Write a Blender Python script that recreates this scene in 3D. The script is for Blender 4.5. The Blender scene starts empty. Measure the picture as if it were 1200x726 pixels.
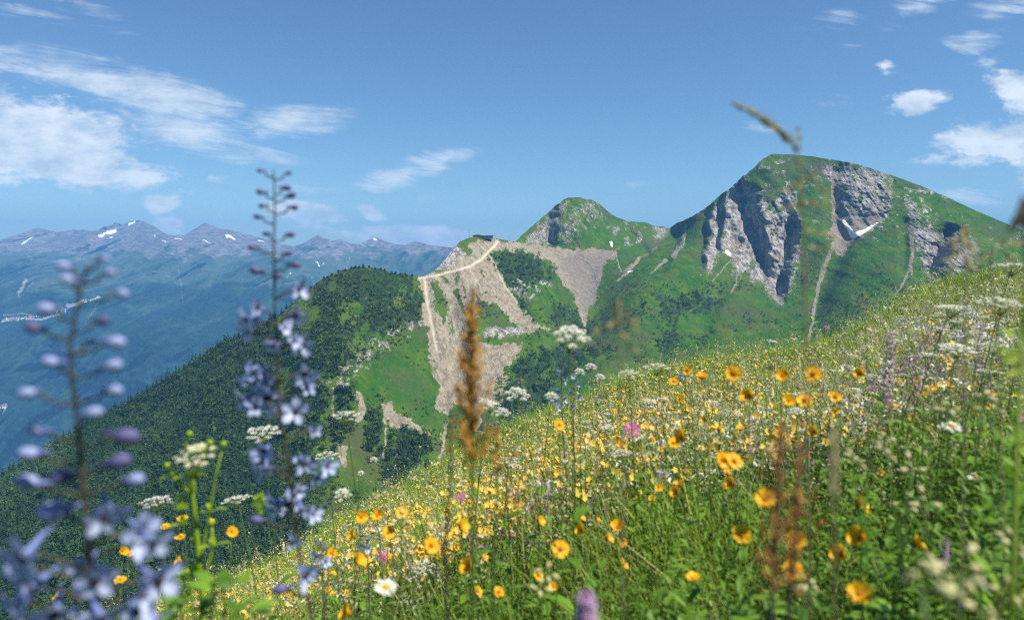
import bpy, math, random
import numpy as np
from mathutils import Vector, Matrix, Quaternion

# ---------------------------------------------------------------- camera, sky, sun, exposure
scene = bpy.context.scene
col = scene.collection
R = math.radians
FPX = 800.0                      # focal length in pixels of a 1200 px wide frame (24 mm lens)
HORIZON = 290.0
PITCH = math.atan((363.0 - HORIZON) / FPX)
cam_data = bpy.data.cameras.new('camera')
cam = bpy.data.objects.new('camera', cam_data)
col.objects.link(cam)
scene.camera = cam
cam_data.sensor_width = 36.0
cam_data.lens = 24.0
cam_data.clip_start = 0.02
cam_data.clip_end = 200000.0
cam.location = (0, 0, 0)
cam.rotation_euler = (math.pi / 2 - PITCH, 0, 0)
cam_data.dof.use_dof = True
cam_data.dof.focus_distance = 18.0
cam_data.dof.aperture_fstop = 3.6

SUN_EL, SUN_AZ = 57.0, 116.0     # azimuth clockwise from +Y (the way the camera looks)
scene.view_settings.view_transform = 'Standard'
scene.view_settings.look = 'None'
scene.view_settings.exposure = 0.75
scene.view_settings.gamma = 1.0
scene.view_settings.use_curve_mapping = False
scene.render.engine = 'CYCLES'
cy = scene.cycles
cy.use_denoising = False
cy.filter_width = 1.05
cy.max_bounces = 6
cy.diffuse_bounces = 2
cy.glossy_bounces = 1
cy.transmission_bounces = 2
cy.transparent_max_bounces = 4
cy.volume_bounces = 0
cy.use_adaptive_sampling = True
cy.adaptive_threshold = 0.01
cy.caustics_reflective = False
cy.caustics_refractive = False

world = bpy.data.worlds.new('World')
scene.world = world
world.use_nodes = True
SKY_STRENGTH = 0.070
SUN_STRENGTH = 4.9


class NT:
    """a few shorthands for wiring nodes"""
    def __init__(s, tree):
        s.t = tree

    def n(s, typ, **kw):
        nd = s.t.nodes.new(typ)
        for k, v in kw.items():
            setattr(nd, k, v)
        return nd

    def put(s, sock, v):
        if v is None:
            return
        if hasattr(v, 'is_linked') or hasattr(v, 'links'):
            s.t.links.new(v, sock)
        else:
            sock.default_value = v

    def m(s, op, a, b=None, c=None, clamp=False):
        nd = s.n('ShaderNodeMath', operation=op, use_clamp=clamp)
        s.put(nd.inputs[0], a)
        s.put(nd.inputs[1], b)
        if c is not None:
            s.put(nd.inputs[2], c)
        return nd.outputs[0]

    def ramp(s, v, lo, hi, a=0.0, b=1.0, smooth=True):
        nd = s.n('ShaderNodeMapRange', interpolation_type='SMOOTHSTEP' if smooth else 'LINEAR')
        s.put(nd.inputs['Value'], v)
        for k, q in (('From Min', lo), ('From Max', hi), ('To Min', a), ('To Max', b)):
            nd.inputs[k].default_value = q
        return nd.outputs[0]

    def mix(s, f, a, b, blend='MIX'):
        nd = s.n('ShaderNodeMix', data_type='RGBA', blend_type=blend)
        s.put(nd.inputs[0], f)
        s.put(nd.inputs[6], a if hasattr(a, 'links') else (*a, 1) if len(a) == 3 else a)
        s.put(nd.inputs[7], b if hasattr(b, 'links') else (*b, 1) if len(b) == 3 else b)
        return nd.outputs[2]

    def noise(s, vec, scale, detail=4, rough=0.55, dist=0.0):
        nd = s.n('ShaderNodeTexNoise')
        if vec is not None:
            s.put(nd.inputs['Vector'], vec)
        nd.inputs['Scale'].default_value = scale
        nd.inputs['Detail'].default_value = detail
        nd.inputs['Roughness'].default_value = rough
        nd.inputs['Distortion'].default_value = dist
        return nd.outputs[0]

    def combine(s, x, y, z=0.0):
        nd = s.n('ShaderNodeCombineXYZ')
        for i, v in enumerate((x, y, z)):
            s.put(nd.inputs[i], v)
        return nd.outputs[0]

    def separate(s, v):
        nd = s.n('ShaderNodeSeparateXYZ')
        s.put(nd.inputs[0], v)
        return nd.outputs

    def attr(s, name):
        return s.n('ShaderNodeAttribute', attribute_name=name)


def build_sky():
    t = world.node_tree
    t.nodes.clear()
    N = NT(t)
    sky = N.n('ShaderNodeTexSky', sky_type='NISHITA', sun_disc=False)
    sky.sun_elevation = R(SUN_EL)
    sky.sun_rotation = R(SUN_AZ)
    sky.altitude = 2200.0
    sky.air_density = 1.25
    sky.dust_density = 0.7
    sky.ozone_density = 2.5
    co = N.n('ShaderNodeTexCoord').outputs['Generated']
    x, y, z = N.separate(co)
    yy = N.m('MAXIMUM', y, 0.08)
    u = N.m('DIVIDE', x, yy)
    v = N.m('DIVIDE', z, yy)
    # a cloud bank is an ellipse of directions (u = x/y, v = z/y) broken up by noise
    banks = [  # px, py, half width, half height, tilt deg, density, streakiness
        (45, 166, 135, 42, 8, 1.45, 0), (-20, 190, 140, 30, 0, 1.0, 0), (115, 205, 110, 20, 6, 1.05, 0),
        (90, 92, 160, 24, 8, 0.8, 1), (205, 118, 90, 28, 18, 1.0, 1), (30, 75, 80, 12, 5, .6, 1),
        (215, 158, 70, 26, 20, 0.9, 1), (30, 22, 70, 12, 15, 0.65, 1), (120, 22, 60, 18, 22, 0.38, 1),
        (340, 148, 70, 18, -4, 0.9, 1), (270, 185, 110, 13, 3, 0.45, 1), (362, 248, 50, 15, 14, 1.25, 0),
        (190, 240, 24, 11, 8, 1.2, 0), (202, 262, 20, 12, 0, 1.2, 0), (250, 215, 22, 7, 0, 0.6, 0), (485, 202, 78, 16, -20, 0.75, 1),
        (437, 249, 26, 8, 8, 1.2, 0), (490, 275, 66, 13, 4, 1.4, 0), (400, 222, 150, 8, 2, 0.35, 1), (385, 270, 40, 9, 10, .65, 0), (450, 230, 140, 7, -3, 0.3, 1),
        (1065, 121, 34, 15, -6, 0.95, 0), (1030, 85, 22, 10, 5, 0.55, 0), (1125, 58, 42, 14, -12, 0.7, 1),
        (1070, 8, 40, 15, -20, 0.7, 1), (1165, 18, 55, 12, -8, 0.65, 1), (1195, 118, 60, 28, 15, 1.0, 0), (1150, 170, 85, 24, -3, 1.05, 0), (1140, 78, 30, 8, -8, .5, 1),
        (960, 38, 36, 12, -5, 0.5, 1), (1130, 232, 60, 13, 0, 0.5, 1), (900, 152, 40, 7, 5, 0.3, 1), (975, 125, 35, 7, 0, 0.3, 1),
        (1000, 55, 60, 8, -20, 0.3, 1), (1250, 200, 90, 30, 0, 0.9, 0), (-180, 120, 120, 60, 0, 0.9, 0), (740, 215, 40, 7, 4, .22, 1)]
    wn = N.n('ShaderNodeTexNoise')
    wn.inputs['Scale'].default_value = 6.0
    wn.inputs['Detail'].default_value = 3
    t.links.new(N.combine(u, v), wn.inputs['Vector'])
    wx = N.m('MULTIPLY', N.m('SUBTRACT', wn.outputs[0], 0.5), 0.10)
    u2 = N.m('ADD', u, wx)
    v2 = N.m('ADD', v, N.m('MULTIPLY', wx, 0.45))
    sums = [None, None]
    for (px, py, a, b, tilt, dens, kind) in banks:
        cu, cv = (px - 600) / FPX, (HORIZON - py) / FPX
        c, s_ = math.cos(R(tilt)), math.sin(R(tilt))
        mp = N.n('ShaderNodeMapping', vector_type='TEXTURE')
        mp.inputs['Location'].default_value = (cu, cv, 0)
        mp.inputs['Rotation'].default_value = (0, 0, -R(tilt))
        mp.inputs['Scale'].default_value = (a / FPX * 1.5, b / FPX * 1.65, 1)
        t.links.new(N.combine(u2, v2), mp.inputs['Vector'])
        ln = N.n('ShaderNodeVectorMath', operation='LENGTH')
        t.links.new(mp.outputs[0], ln.inputs[0])
        g = N.ramp(ln.outputs['Value'], 0.0, 1.0, dens, 0.0)
        sums[kind] = g if sums[kind] is None else N.m('MAXIMUM', sums[kind], g)
    puffy = N.noise(N.combine(N.m('MULTIPLY', u, 7), N.m('MULTIPLY', v, 15)), 1.6, 9, 0.62, 0.3)
    wisp = N.noise(N.combine(N.m('MULTIPLY', N.m('ADD', u, N.m('MULTIPLY', v, 0.7)), 4), N.m('MULTIPLY', N.m('SUBTRACT', v, N.m('MULTIPLY', u, -0.12)), 22)), 1.7, 9, 0.66, 0.8)
    billow = N.noise(N.combine(N.m('MULTIPLY', u, 30), N.m('MULTIPLY', v, 52)), 1.4, 6, 0.62, 0.2)
    d0 = N.m('ADD', N.m('SUBTRACT', sums[0], 0.30), N.m('ADD', N.m('MULTIPLY', N.m('SUBTRACT', puffy, 0.5), 2.1), N.m('MULTIPLY', N.m('SUBTRACT', billow, 0.5), 0.9)))
    d1 = N.m('ADD', N.m('SUBTRACT', sums[1], 0.28), N.m('ADD', N.m('MULTIPLY', N.m('SUBTRACT', wisp, 0.5), 2.4), N.m('MULTIPLY', N.m('SUBTRACT', billow, 0.5), 0.5)))
    a0 = N.m('MULTIPLY', N.ramp(d0, -0.08, 0.46), N.ramp(sums[0], 0.02, 0.22))
    a1 = N.m('MULTIPLY', N.m('MULTIPLY', N.ramp(d1, -0.18, 0.75), 0.82), N.ramp(sums[1], 0.0, 0.3))
    alpha = N.m('MULTIPLY', N.m('MAXIMUM', a0, a1), 0.84, clamp=True)
    # light and shade within the clouds, painted into their colour with noise
    shade = N.ramp(N.noise(N.combine(N.m('MULTIPLY', u, 5), N.m('MULTIPLY', N.m('ADD', v, -0.02), 11)), 2.0, 6, 0.6), 0.34, 0.62)
    ccol = N.mix(shade, (5.0, 6.1, 7.3), (8.6, 9.1, 9.4))
    front = N.ramp(y, 0.02, 0.2)
    tint = N.mix(1.0, sky.outputs[0], (0.69, 0.89, 1.03), 'MULTIPLY')
    out = N.mix(N.m('MULTIPLY', alpha, front), tint, ccol)
    bg = N.n('ShaderNodeBackground')
    t.links.new(out, bg.inputs['Color'])
    bg.inputs['Strength'].default_value = SKY_STRENGTH
    o = N.n('ShaderNodeOutputWorld')
    t.links.new(bg.outputs[0], o.inputs['Surface'])


build_sky()
sun_data = bpy.data.lights.new('sun', 'SUN')
sun_data.energy = SUN_STRENGTH
sun_data.angle = R(0.5)
sun_data.color = (1.0, 0.95, 0.86)
sun = bpy.data.objects.new('sun', sun_data)
col.objects.link(sun)
SUNDIR = Vector((math.sin(R(SUN_AZ)) * math.cos(R(SUN_EL)), math.cos(R(SUN_AZ)) * math.cos(R(SUN_EL)), math.sin(R(SUN_EL))))
sun.rotation_euler = SUNDIR.to_track_quat('Z', 'Y').to_euler()
sun.location = (50, -30, 80)

# ---------------------------------------------------------------- helpers
rng = np.random.default_rng(11)
random.seed(5)
CP, SP = math.cos(PITCH), math.sin(PITCH)


def ray(px, py):
    """world direction through a photo pixel, scaled so that its y is 1"""
    a = (np.asarray(px, float) - 600) / FPX
    b = (363 - np.asarray(py, float)) / FPX
    y = CP + b * SP
    z = -SP + b * CP
    return a / y, z / y


def at(px, py, d):
    x, z = ray(px, py)
    return Vector((float(x) * d, d, float(z) * d))


def tag(o, label=None, cat=None, group=None, kind=None):
    if label: o['label'] = label
    if cat: o['category'] = cat
    if group: o['group'] = group
    if kind: o['kind'] = kind
    return o


def to_px(P):
    """photo pixel of a world point"""
    P = Vector(P); f = P.y * CP - P.z * SP
    return 600 + FPX * P.x / f, 363 - FPX * (P.y * SP + P.z * CP) / f


LANDMARKS = [(553, 440, 'the tall rusty dock'), (668, 391, 'the tallest round white head'), (655, 498, 'the yellow flower below the blue larkspurs'), (740, 503, 'the magenta flower'), (854, 540, 'the bright yellow pair'), (860, 437, 'the broad crest flower'), (953, 438, 'the large flower before the umbel'),
             (934, 470, 'the close yellow pair'), (870, 626, 'the wide open flower by the docks'), (1007, 696, 'the largest yellow flower'), (1115, 361, 'the left wide umbel'), (1175, 357, 'the widest umbel'), (1121, 409, 'the lowest wide umbel'), (1038, 430, 'the dark mauve spike'), (1143, 558, 'the right daisy'),
             (1115, 499, 'the side-on daisy'), (452, 688, 'the left daisy'), (505, 639, 'the large bright yellow flower'), (657, 643, 'the orange-hearted flower'), (686, 700, 'the blurred mauve spike'), (340, 600, 'the middle larkspur'), (232, 533, 'the cream head of the lime plant'), (225, 678, 'the lime ball'), (430, 606, 'the golden cluster'),
             (605, 459, 'the right round white head'), (540, 617, 'the sideways yellow flower'), (770, 431, 'the greenish crest umbel'), (1071, 638, 'the narrow upright flower'), (978, 540, 'the blurred olive grass spike'), (1090, 690, 'the lowest campion buds'), (596, 541, 'the blurred low umbel'), (789, 519, 'the leaning orange flower'), (680, 612, 'the narrow yellow bloom in the grass'), (1009, 438, 'the upright flower left of the mauve spike'), (728, 531, 'the umbel under the magenta flower'), (278, 585, 'the umbel between the larkspurs')]
LABELS_USED = {}


def beside(P, what):
    """a label that places a thing by what stands nearest to it in view"""
    x, y = to_px(P); best = None
    for near in sorted(LANDMARKS, key=lambda m: math.hypot(m[0] - x, m[1] - y))[:10]:
        dx, dy = x - near[0], y - near[1]; dist = math.hypot(dx, dy); a = math.degrees(math.atan2(-dy, dx)) % 360
        way = ('right of', 'above and right of', 'above', 'above and left of', 'left of', 'below and left of', 'below', 'below and right of')[int((a + 22.5) // 45) % 8]
        how = 'just ' if dist < 24 else '' if dist < 55 else 'well '
        lab = what + ' ' + how + way + ' ' + near[2]
        if best is None: best = lab
        if lab not in LABELS_USED and len(lab.split()) <= 16:
            best = lab; break
    LABELS_USED[best] = 1
    return best


def hash3(ix, iy, iz, seed):
    h = (ix.astype(np.int64) * 374761393 + iy.astype(np.int64) * 668265263 + iz.astype(np.int64) * 2147483647 + seed * 1274126177) & 0xFFFFFFFF
    h = ((h ^ (h >> 13)) * 1274126177) & 0xFFFFFFFF
    h = ((h ^ (h >> 15)) * 2246822519) & 0xFFFFFFFF
    h = h ^ (h >> 16)
    return (h & 0xFFFF) / 65535.0


def vnoise(x, y, seed=0):
    """smooth value noise in two dimensions, -1..1"""
    x = np.asarray(x, float); y = np.asarray(y, float)
    ix, iy = np.floor(x), np.floor(y)
    fx, fy = x - ix, y - iy
    fx = fx * fx * fx * (fx * (fx * 6 - 15) + 10); fy = fy * fy * fy * (fy * (fy * 6 - 15) + 10)
    z = np.zeros_like(ix)
    a = hash3(ix, iy, z, seed); b = hash3(ix + 1, iy, z, seed)
    c = hash3(ix, iy + 1, z, seed); d = hash3(ix + 1, iy + 1, z, seed)
    return ((a * (1 - fx) + b * fx) * (1 - fy) + (c * (1 - fx) + d * fx) * fy) * 2 - 1


def fbm(x, y, oct=5, seed=0, gain=0.5, lac=2.03):
    s = 0; a = 1.0; t = 0
    for i in range(oct):
        s = s + a * vnoise(x, y, seed + i * 17); t += a; a *= gain
        x = np.asarray(x) * lac + 13.7; y = np.asarray(y) * lac - 7.1
    return s / t


def ridged(x, y, oct=5, seed=0, gain=0.5):
    s = 0; a = 1.0; t = 0
    for i in range(oct):
        s = s + a * (1 - 2 * np.abs(vnoise(x, y, seed + i * 31))); t += a; a *= gain
        x = np.asarray(x) * 2.07 + 3.1; y = np.asarray(y) * 2.07 + 9.2
    return s / t


def sstep(a, b, x):
    t = np.clip((x - a) / (b - a), 0, 1)
    return t * t * (3 - 2 * t)


def inpoly(px, py, poly, soft=4.0, warp=5.0, wl=14.0, seed=3):
    """0..1 mask of a polygon with an edge broken up by noise"""
    P = np.array(poly, float)
    soft = soft * 2.0
    e = soft + warp * 1.1
    x0, y0, x1, y1 = P[:, 0].min() - e, P[:, 1].min() - e, P[:, 0].max() + e, P[:, 1].max() + e
    out = np.zeros(np.shape(px))
    sel = (px > x0) & (px < x1) & (py > y0) & (py < y1)
    if not sel.any():
        return out
    sx, sy = px[sel], py[sel]
    ax = sx + warp * fbm(sx / wl, sy / wl, 4, seed)
    ay = sy + warp * fbm(sx / wl + 40, sy / wl + 20, 4, seed + 5)
    inside = np.zeros(ax.shape, bool); dist = np.full(ax.shape, 1e9)
    for i in range(len(P)):
        xa, ya = P[i]; xb, yb = P[(i + 1) % len(P)]
        if ya != yb:
            c = ((ya > ay) != (yb > ay)) & (ax < (xb - xa) * (ay - ya) / (yb - ya) + xa)
            inside ^= c
        L = (xb - xa) ** 2 + (yb - ya) ** 2
        t = np.clip(((ax - xa) * (xb - xa) + (ay - ya) * (yb - ya)) / max(L, 1e-9), 0, 1)
        dist = np.minimum(dist, np.hypot(ax - xa - t * (xb - xa), ay - ya - t * (yb - ya)))
    sd = np.where(inside, dist, -dist) + .55 * warp * fbm(sx / 3.3, sy / 3.8, 3, seed + 9)
    out[sel] = sstep(-soft, soft, sd)
    return out


def online(px, py, pts, w0, w1=None, soft=1.5, warp=2.0, wl=10.0, seed=9):
    """0..1 mask of a band that follows a polyline; its half width runs from w0 to w1"""
    w1 = w0 if w1 is None else w1
    P = np.array(pts, float)
    soft = soft * 1.5
    e = soft + warp * 1.1 + max(w0, w1)
    out = np.zeros(np.shape(px))
    sel = (px > P[:, 0].min() - e) & (px < P[:, 0].max() + e) & (py > P[:, 1].min() - e) & (py < P[:, 1].max() + e)
    if not sel.any():
        return out
    sx, sy = px[sel], py[sel]
    qx = sx + warp * fbm(sx / wl, sy / wl, 3, seed)
    qy = sy + warp * fbm(sx / wl + 31, sy / wl + 11, 3, seed + 3)
    seg = np.hypot(*(P[1:] - P[:-1]).T); cum = np.concatenate([[0], np.cumsum(seg)]) / seg.sum()
    best = np.full(sx.shape, -1e9)
    for i in range(len(P) - 1):
        xa, ya = P[i]; xb, yb = P[i + 1]
        t = np.clip(((qx - xa) * (xb - xa) + (qy - ya) * (yb - ya)) / max(seg[i] ** 2, 1e-9), 0, 1)
        d = np.hypot(qx - xa - t * (xb - xa), qy - ya - t * (yb - ya))
        w = w0 + (w1 - w0) * (cum[i] + t * (cum[i + 1] - cum[i]))
        best = np.maximum(best, w - d)
    out[sel] = sstep(-soft, soft, best)
    return out


def mesh_np(name, V, F, mats, mi=None, smooth=False, attrs=None, cattrs=None):
    """a mesh object straight from numpy arrays; F is (n, 3) or (n, 4)"""
    me = bpy.data.meshes.new(name)
    V = np.ascontiguousarray(V, np.float32); F = np.ascontiguousarray(F, np.int32)
    me.vertices.add(len(V)); me.vertices.foreach_set('co', V.ravel())
    k = F.shape[1]
    me.loops.add(F.size); me.loops.foreach_set('vertex_index', F.ravel())
    me.polygons.add(len(F)); me.polygons.foreach_set('loop_start', np.arange(0, F.size, k, dtype=np.int32))
    try:
        me.polygons.foreach_set('loop_total', np.full(len(F), k, np.int32))
    except Exception:
        pass
    for m in mats: me.materials.append(m)
    if mi is not None: me.polygons.foreach_set('material_index', np.ascontiguousarray(mi, np.int32))
    me.polygons.foreach_set('use_smooth', np.full(len(F), smooth, bool))
    for nm, a in (attrs or {}).items():
        me.attributes.new(nm, 'FLOAT', 'POINT').data.foreach_set('value', np.ascontiguousarray(a, np.float32))
    for nm, a in (cattrs or {}).items():
        me.attributes.new(nm, 'FLOAT_COLOR', 'POINT').data.foreach_set('color', np.ascontiguousarray(a, np.float32).ravel())
    me.update(calc_edges=True)
    me.validate()
    o = bpy.data.objects.new(name, me)
    col.objects.link(o)
    return o


def grid_faces(nr, nc):
    i = np.arange(nr - 1)[:, None] * nc + np.arange(nc - 1)[None]
    return np.stack([i, i + 1, i + nc + 1, i + nc], -1).reshape(-1, 4)


def tps(ctrl, px, py, smooth=0.0):
    """thin-plate interpolation of control values over the plane"""
    C = np.array(ctrl, float); X = C[:, :2] / 100.0; n = len(C)
    def U(r2): return 0.5 * r2 * np.log(np.maximum(r2, 1e-12))
    d2 = ((X[:, None] - X[None]) ** 2).sum(-1)
    A = np.zeros((n + 3, n + 3)); A[:n, :n] = U(d2) + smooth * np.eye(n)
    A[:n, n] = 1; A[:n, n + 1:] = X; A[n, :n] = 1; A[n + 1:, :n] = X.T
    w = np.linalg.solve(A, np.concatenate([C[:, 2], [0, 0, 0]]))
    qx, qy = np.asarray(px) / 100.0, np.asarray(py) / 100.0
    out = w[n] + w[n + 1] * qx + w[n + 2] * qy
    for i in range(n):
        out = out + w[i] * U((qx - X[i, 0]) ** 2 + (qy - X[i, 1]) ** 2)
    return out


def new_mat(name):
    m = bpy.data.materials.new(name); m.use_nodes = True; m.node_tree.nodes.clear()
    return m, NT(m.node_tree)


def finish(m, N, color, rough=0.8, bump=None, bdist=0.1, bstr=1.0, trans=0.0, tcol=None, spec=0.25, sheen=0.0):
    b = N.n('ShaderNodeBsdfPrincipled')
    N.put(b.inputs['Base Color'], color if hasattr(color, 'links') else (*color, 1))
    N.put(b.inputs['Roughness'], rough)
    b.inputs['Specular IOR Level'].default_value = spec
    if bump is not None:
        bn = N.n('ShaderNodeBump'); bn.inputs['Strength'].default_value = bstr; bn.inputs['Distance'].default_value = bdist
        N.put(bn.inputs['Height'], bump); N.t.links.new(bn.outputs[0], b.inputs['Normal'])
    sh = b.outputs[0]
    if trans > 0:
        tr = N.n('ShaderNodeBsdfTranslucent')
        tc = tcol if tcol is not None else color
        N.put(tr.inputs['Color'], tc if hasattr(tc, 'links') else (*tc, 1))
        mx = N.n('ShaderNodeMixShader'); mx.inputs[0].default_value = trans
        N.t.links.new(sh, mx.inputs[1]); N.t.links.new(tr.outputs[0], mx.inputs[2]); sh = mx.outputs[0]
    o = N.n('ShaderNodeOutputMaterial'); N.t.links.new(sh, o.inputs['Surface'])
    return m

# ---------------------------------------------------------------- far range across the valley (6 to 14 km away)
def build_far():
    crest = np.array([(-520, 298), (-300, 280), (-120, 290), (-60, 278), (0, 281), (12, 278), (22, 275), (45, 266.5), (58, 270), (72, 271.5), (85, 269), (104, 270), (114, 270), (120, 266), (130, 263.5), (136, 261), (143, 263), (152, 259), (165, 257.5), (172, 261), (185, 268), (197, 275), (206, 276.5), (216, 275), (228, 268), (240, 260.5),
                      (247, 263), (258, 267), (268, 269), (280, 271.5), (300, 277), (318, 283), (332, 287), (345, 288), (357, 284), (365, 279), (372, 275), (378, 278), (390, 282), (400, 279.5), (410, 285), (422, 286), (432, 281), (442, 278), (452, 282), (462, 286), (475, 287), (485, 282), (493, 284), (505, 287), (530, 290), (570, 288), (650, 291), (760, 290), (900, 292)], float)
    ctrl = []
    for px in range(-500, 901, 140):
        k = 500 * math.sin(px * 0.021)
        ctrl += [(px, 262, 14200 + k), (px, 297, 12200 + k), (px, 325, 10400 - k), (px, 342, 9700 - k), (px, 368, 9100), (px, 382, 8500), (px, 430, 7900 + k * .6), (px, 500, 7100 - k * .6), (px, 580, 6500), (px, 660, 6200)]
    pxs = np.arange(-500, 820, 1.7); nr = 300
    cr = np.interp(pxs, crest[:, 0], crest[:, 1]) + 0.9 * fbm(pxs / 9, pxs * 0, 4, 2)
    t = np.linspace(0, 1, nr)[:, None] ** 1.15
    PX = np.repeat(pxs[None], nr, 0); PY = cr[None] + (640 - cr[None]) * t
    D = tps(ctrl, PX, PY, 0.001)
    rx, rz = ray(PX, PY)
    X, Z = rx * D, rz * D
    # spurs and ravines that run down the slope
    skew = X + 0.55 * Z * np.sin(X / 3000.0)
    rel = 620 * ridged(skew / 2300, Z / 2600 + 3, 6, 4, 0.52) + 240 * fbm(X / 700, Z / 500, 5, 8)
    amp = 1 - 0.35 * np.exp(-((PY - 372) / 16.0) ** 2)
    D = D - 1.35 * rel * amp
    X, Z = rx * D, rz * D
    V = np.stack([X, D, Z], -1)
    back = []
    for k, (dy, dz) in enumerate(((500, -200), (1300, -700), (2600, -1500))):
        b = V[0].copy(); b[:, 1] += dy; b[:, 2] += dz; back.append(b)
    V = np.concatenate([np.array(back[::-1]), V], 0)
    px, py = PX, PY
    snow = np.zeros_like(px)
    for pl, w in (([(128, 272), (134, 270)], 3.0), ([(118, 276), (124, 273)], 2.2), ([(152, 262), (158, 259)], 1.6), ([(26, 285), (38, 277)], 1.0), ([(266, 276), (276, 280)], 1.5), ([(438, 279), (441, 281)], 1.6), ([(238, 281), (246, 284)], .9),
                  ([(132, 278), (127, 279)], 1.0), ([(195, 283), (190, 281)], 1.0), ([(182, 277), (180, 276)], .8), ([(303, 281), (310, 283)], .9), ([(212, 281), (205, 279)], .7)):
        snow = np.maximum(snow, online(px, py, pl, w, w * .5, 0.8, 1.6, 5, 21))
    for pl, w in (([(372, 306), (374, 312)], 1.1), ([(380, 309), (376, 312)], .8), ([(341, 320), (336, 325)], 1.0)):
        snow = np.maximum(snow, online(px, py, pl, w, w * .6, 0.8, 1.5, 5, 22) * .8)
    scree = np.zeros_like(px)
    for pl, w0, w1 in (([(209, 314), (212, 335), (214, 362)], 1.4, .5), ([(196, 322), (210, 333)], .7, .5), ([(222, 318), (214, 338)], .7, .4), ([(30, 327), (22, 345), (26, 362)], 2.4, .6), ([(38, 330), (24, 348)], 2.0, .5), ([(14, 328), (22, 345)], .8, .5),
                       ([(410, 300), (406, 318)], 1.6, .7), ([(395, 300), (392, 330)], .8, .4), ([(440, 302), (443, 325)], .7, .4), ([(486, 306), (485, 325)], .7, .3), ([(462, 304), (463, 322)], .5, .3), ([(116, 355), (104, 372), (84, 398)], 1.0, .6), ([(108, 395), (98, 400), (78, 418)], .8, .6), ([(350, 340), (368, 322), (405, 312)], .9, .4)):
        scree = np.maximum(scree, online(px, py, pl, w0, w1, 0.9, 2.2, 7, 27) * .75)
    vil = np.maximum(online(px, py, [(2, 377), (20, 372), (48, 374), (68, 368), (92, 355), (118, 348)], 1.6, 1.2, .9, 1.5, 6, 31), online(px, py, [(4, 369), (26, 367), (46, 371)], 1.2, .8, .9, 1.2, 6, 33) * .8)
    vil = np.maximum(vil, online(px, py, [(80, 358), (92, 355), (98, 352)], 2.8, 1.6, 1.0, 1.5, 6, 33))
    vil = np.maximum(vil, online(px, py, [(0, 477), (8, 474), (3, 485)], 2.0, 1.5, 1.0, 2, 6, 35) * .8)
    vil = np.maximum(vil, online(px, py, [(24, 441), (36, 447)], 1.2, .6, 1.0, 2, 6, 36) * .5)
    vil = np.maximum(vil, online(px, py, [(194, 418), (206, 419)], 1.0, .5, 1.0, 2, 6, 37) * .4)
    alp = sstep(345, 322, py + 9 * fbm(px / 30, py / 14, 4, 51) - 10 * np.exp(-((px - 60) / 60.) ** 2))
    bare = sstep(312, 282, py + 17 * fbm(px / 18, py / 10, 4, 52))
    z0 = np.zeros((3, px.shape[1]))
    def ex(a): return np.concatenate([z0, a], 0).ravel()
    ca = np.stack([ex(alp), ex(bare), ex(snow), ex(np.maximum(scree, vil))], -1)
    m, N = new_mat('far slopes')
    geo = N.n('ShaderNodeNewGeometry').outputs['Position']
    A = N.attr('land'); r, g, b = N.n('ShaderNodeSeparateColor').outputs, None, None
    sc = N.t.nodes[-1]; N.t.links.new(A.outputs['Color'], sc.inputs[0])
    n1 = N.noise(geo, 0.0022, 6, 0.62); n2 = N.noise(geo, 0.009, 5, 0.65)
    wood = N.mix(N.ramp(n2, .35, .7), (0.008, 0.024, 0.022), (0.018, 0.045, 0.030))
    grass = N.mix(N.ramp(n1, .35, .65), (0.045, 0.080, 0.055), (0.085, 0.11, 0.075))
    rock = N.mix(N.ramp(n2, .3, .7), (0.09, 0.09, 0.095), (0.24, 0.215, 0.21))
    st = N.n('ShaderNodeVectorMath', operation='MULTIPLY'); N.t.links.new(geo, st.inputs[0]); st.inputs[1].default_value = (1, .35, .3)
    gul = N.noise(st.outputs[0], 0.0030, 7, 0.68)
    wood = N.mix(N.ramp(gul, .50, .66, 0, .8), wood, (0.05, 0.095, 0.04))
    grass = N.mix(N.ramp(gul, .50, .62), grass, (0.015, 0.04, 0.022))
    c = N.mix(N.ramp(N.m('ADD', sc.outputs[0], N.m('MULTIPLY', N.m('SUBTRACT', gul, .5), 1.6)), .3, .7), wood, grass)
    c = N.mix(N.ramp(N.m('ADD', sc.outputs[1], N.m('MULTIPLY', N.m('SUBTRACT', n2, .5), .9)), .3, .7), c, rock)
    n3 = N.m('MULTIPLY', N.m('SUBTRACT', N.noise(geo, .03, 4, .7), .5), 1.6)
    c = N.mix(N.ramp(N.m('ADD', A.outputs['Alpha'], n3), .45, .85, 0, .8), c, (0.42, 0.38, 0.34))
    c = N.mix(N.ramp(N.m('ADD', sc.outputs[2], n3), .40, .6), c, (0.85, 0.87, 0.9))
    finish(m, N, c, 0.95, n1, 110.0, 1.0, spec=0.0)
    F = grid_faces(V.shape[0], V.shape[1])
    o = mesh_np('far_mountains', V.reshape(-1, 3), F, [m], smooth=True, cattrs={'land': ca})
    tag(o, kind='structure')
    # bottom of the main valley, out to the horizon
    m2, N2 = new_mat('valley woods')
    gp = N2.n('ShaderNodeNewGeometry').outputs['Position']
    finish(m2, N2, N2.mix(N2.noise(gp, 0.002, 5), (0.012, 0.03, 0.016), (0.05, 0.09, 0.03)), 0.95, spec=0.0)
    q = np.array([(-21500, -5000, -2550), (21500, -5000, -2550), (21500, 18500, -2550), (-21500, 18500, -2550)], float)
    tag(mesh_np('valley_floor', q, np.array([[0, 1, 2, 3]]), [m2]), kind='structure')
    return V[3:], PX, PY


farV, farPX, farPY = build_far()

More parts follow.
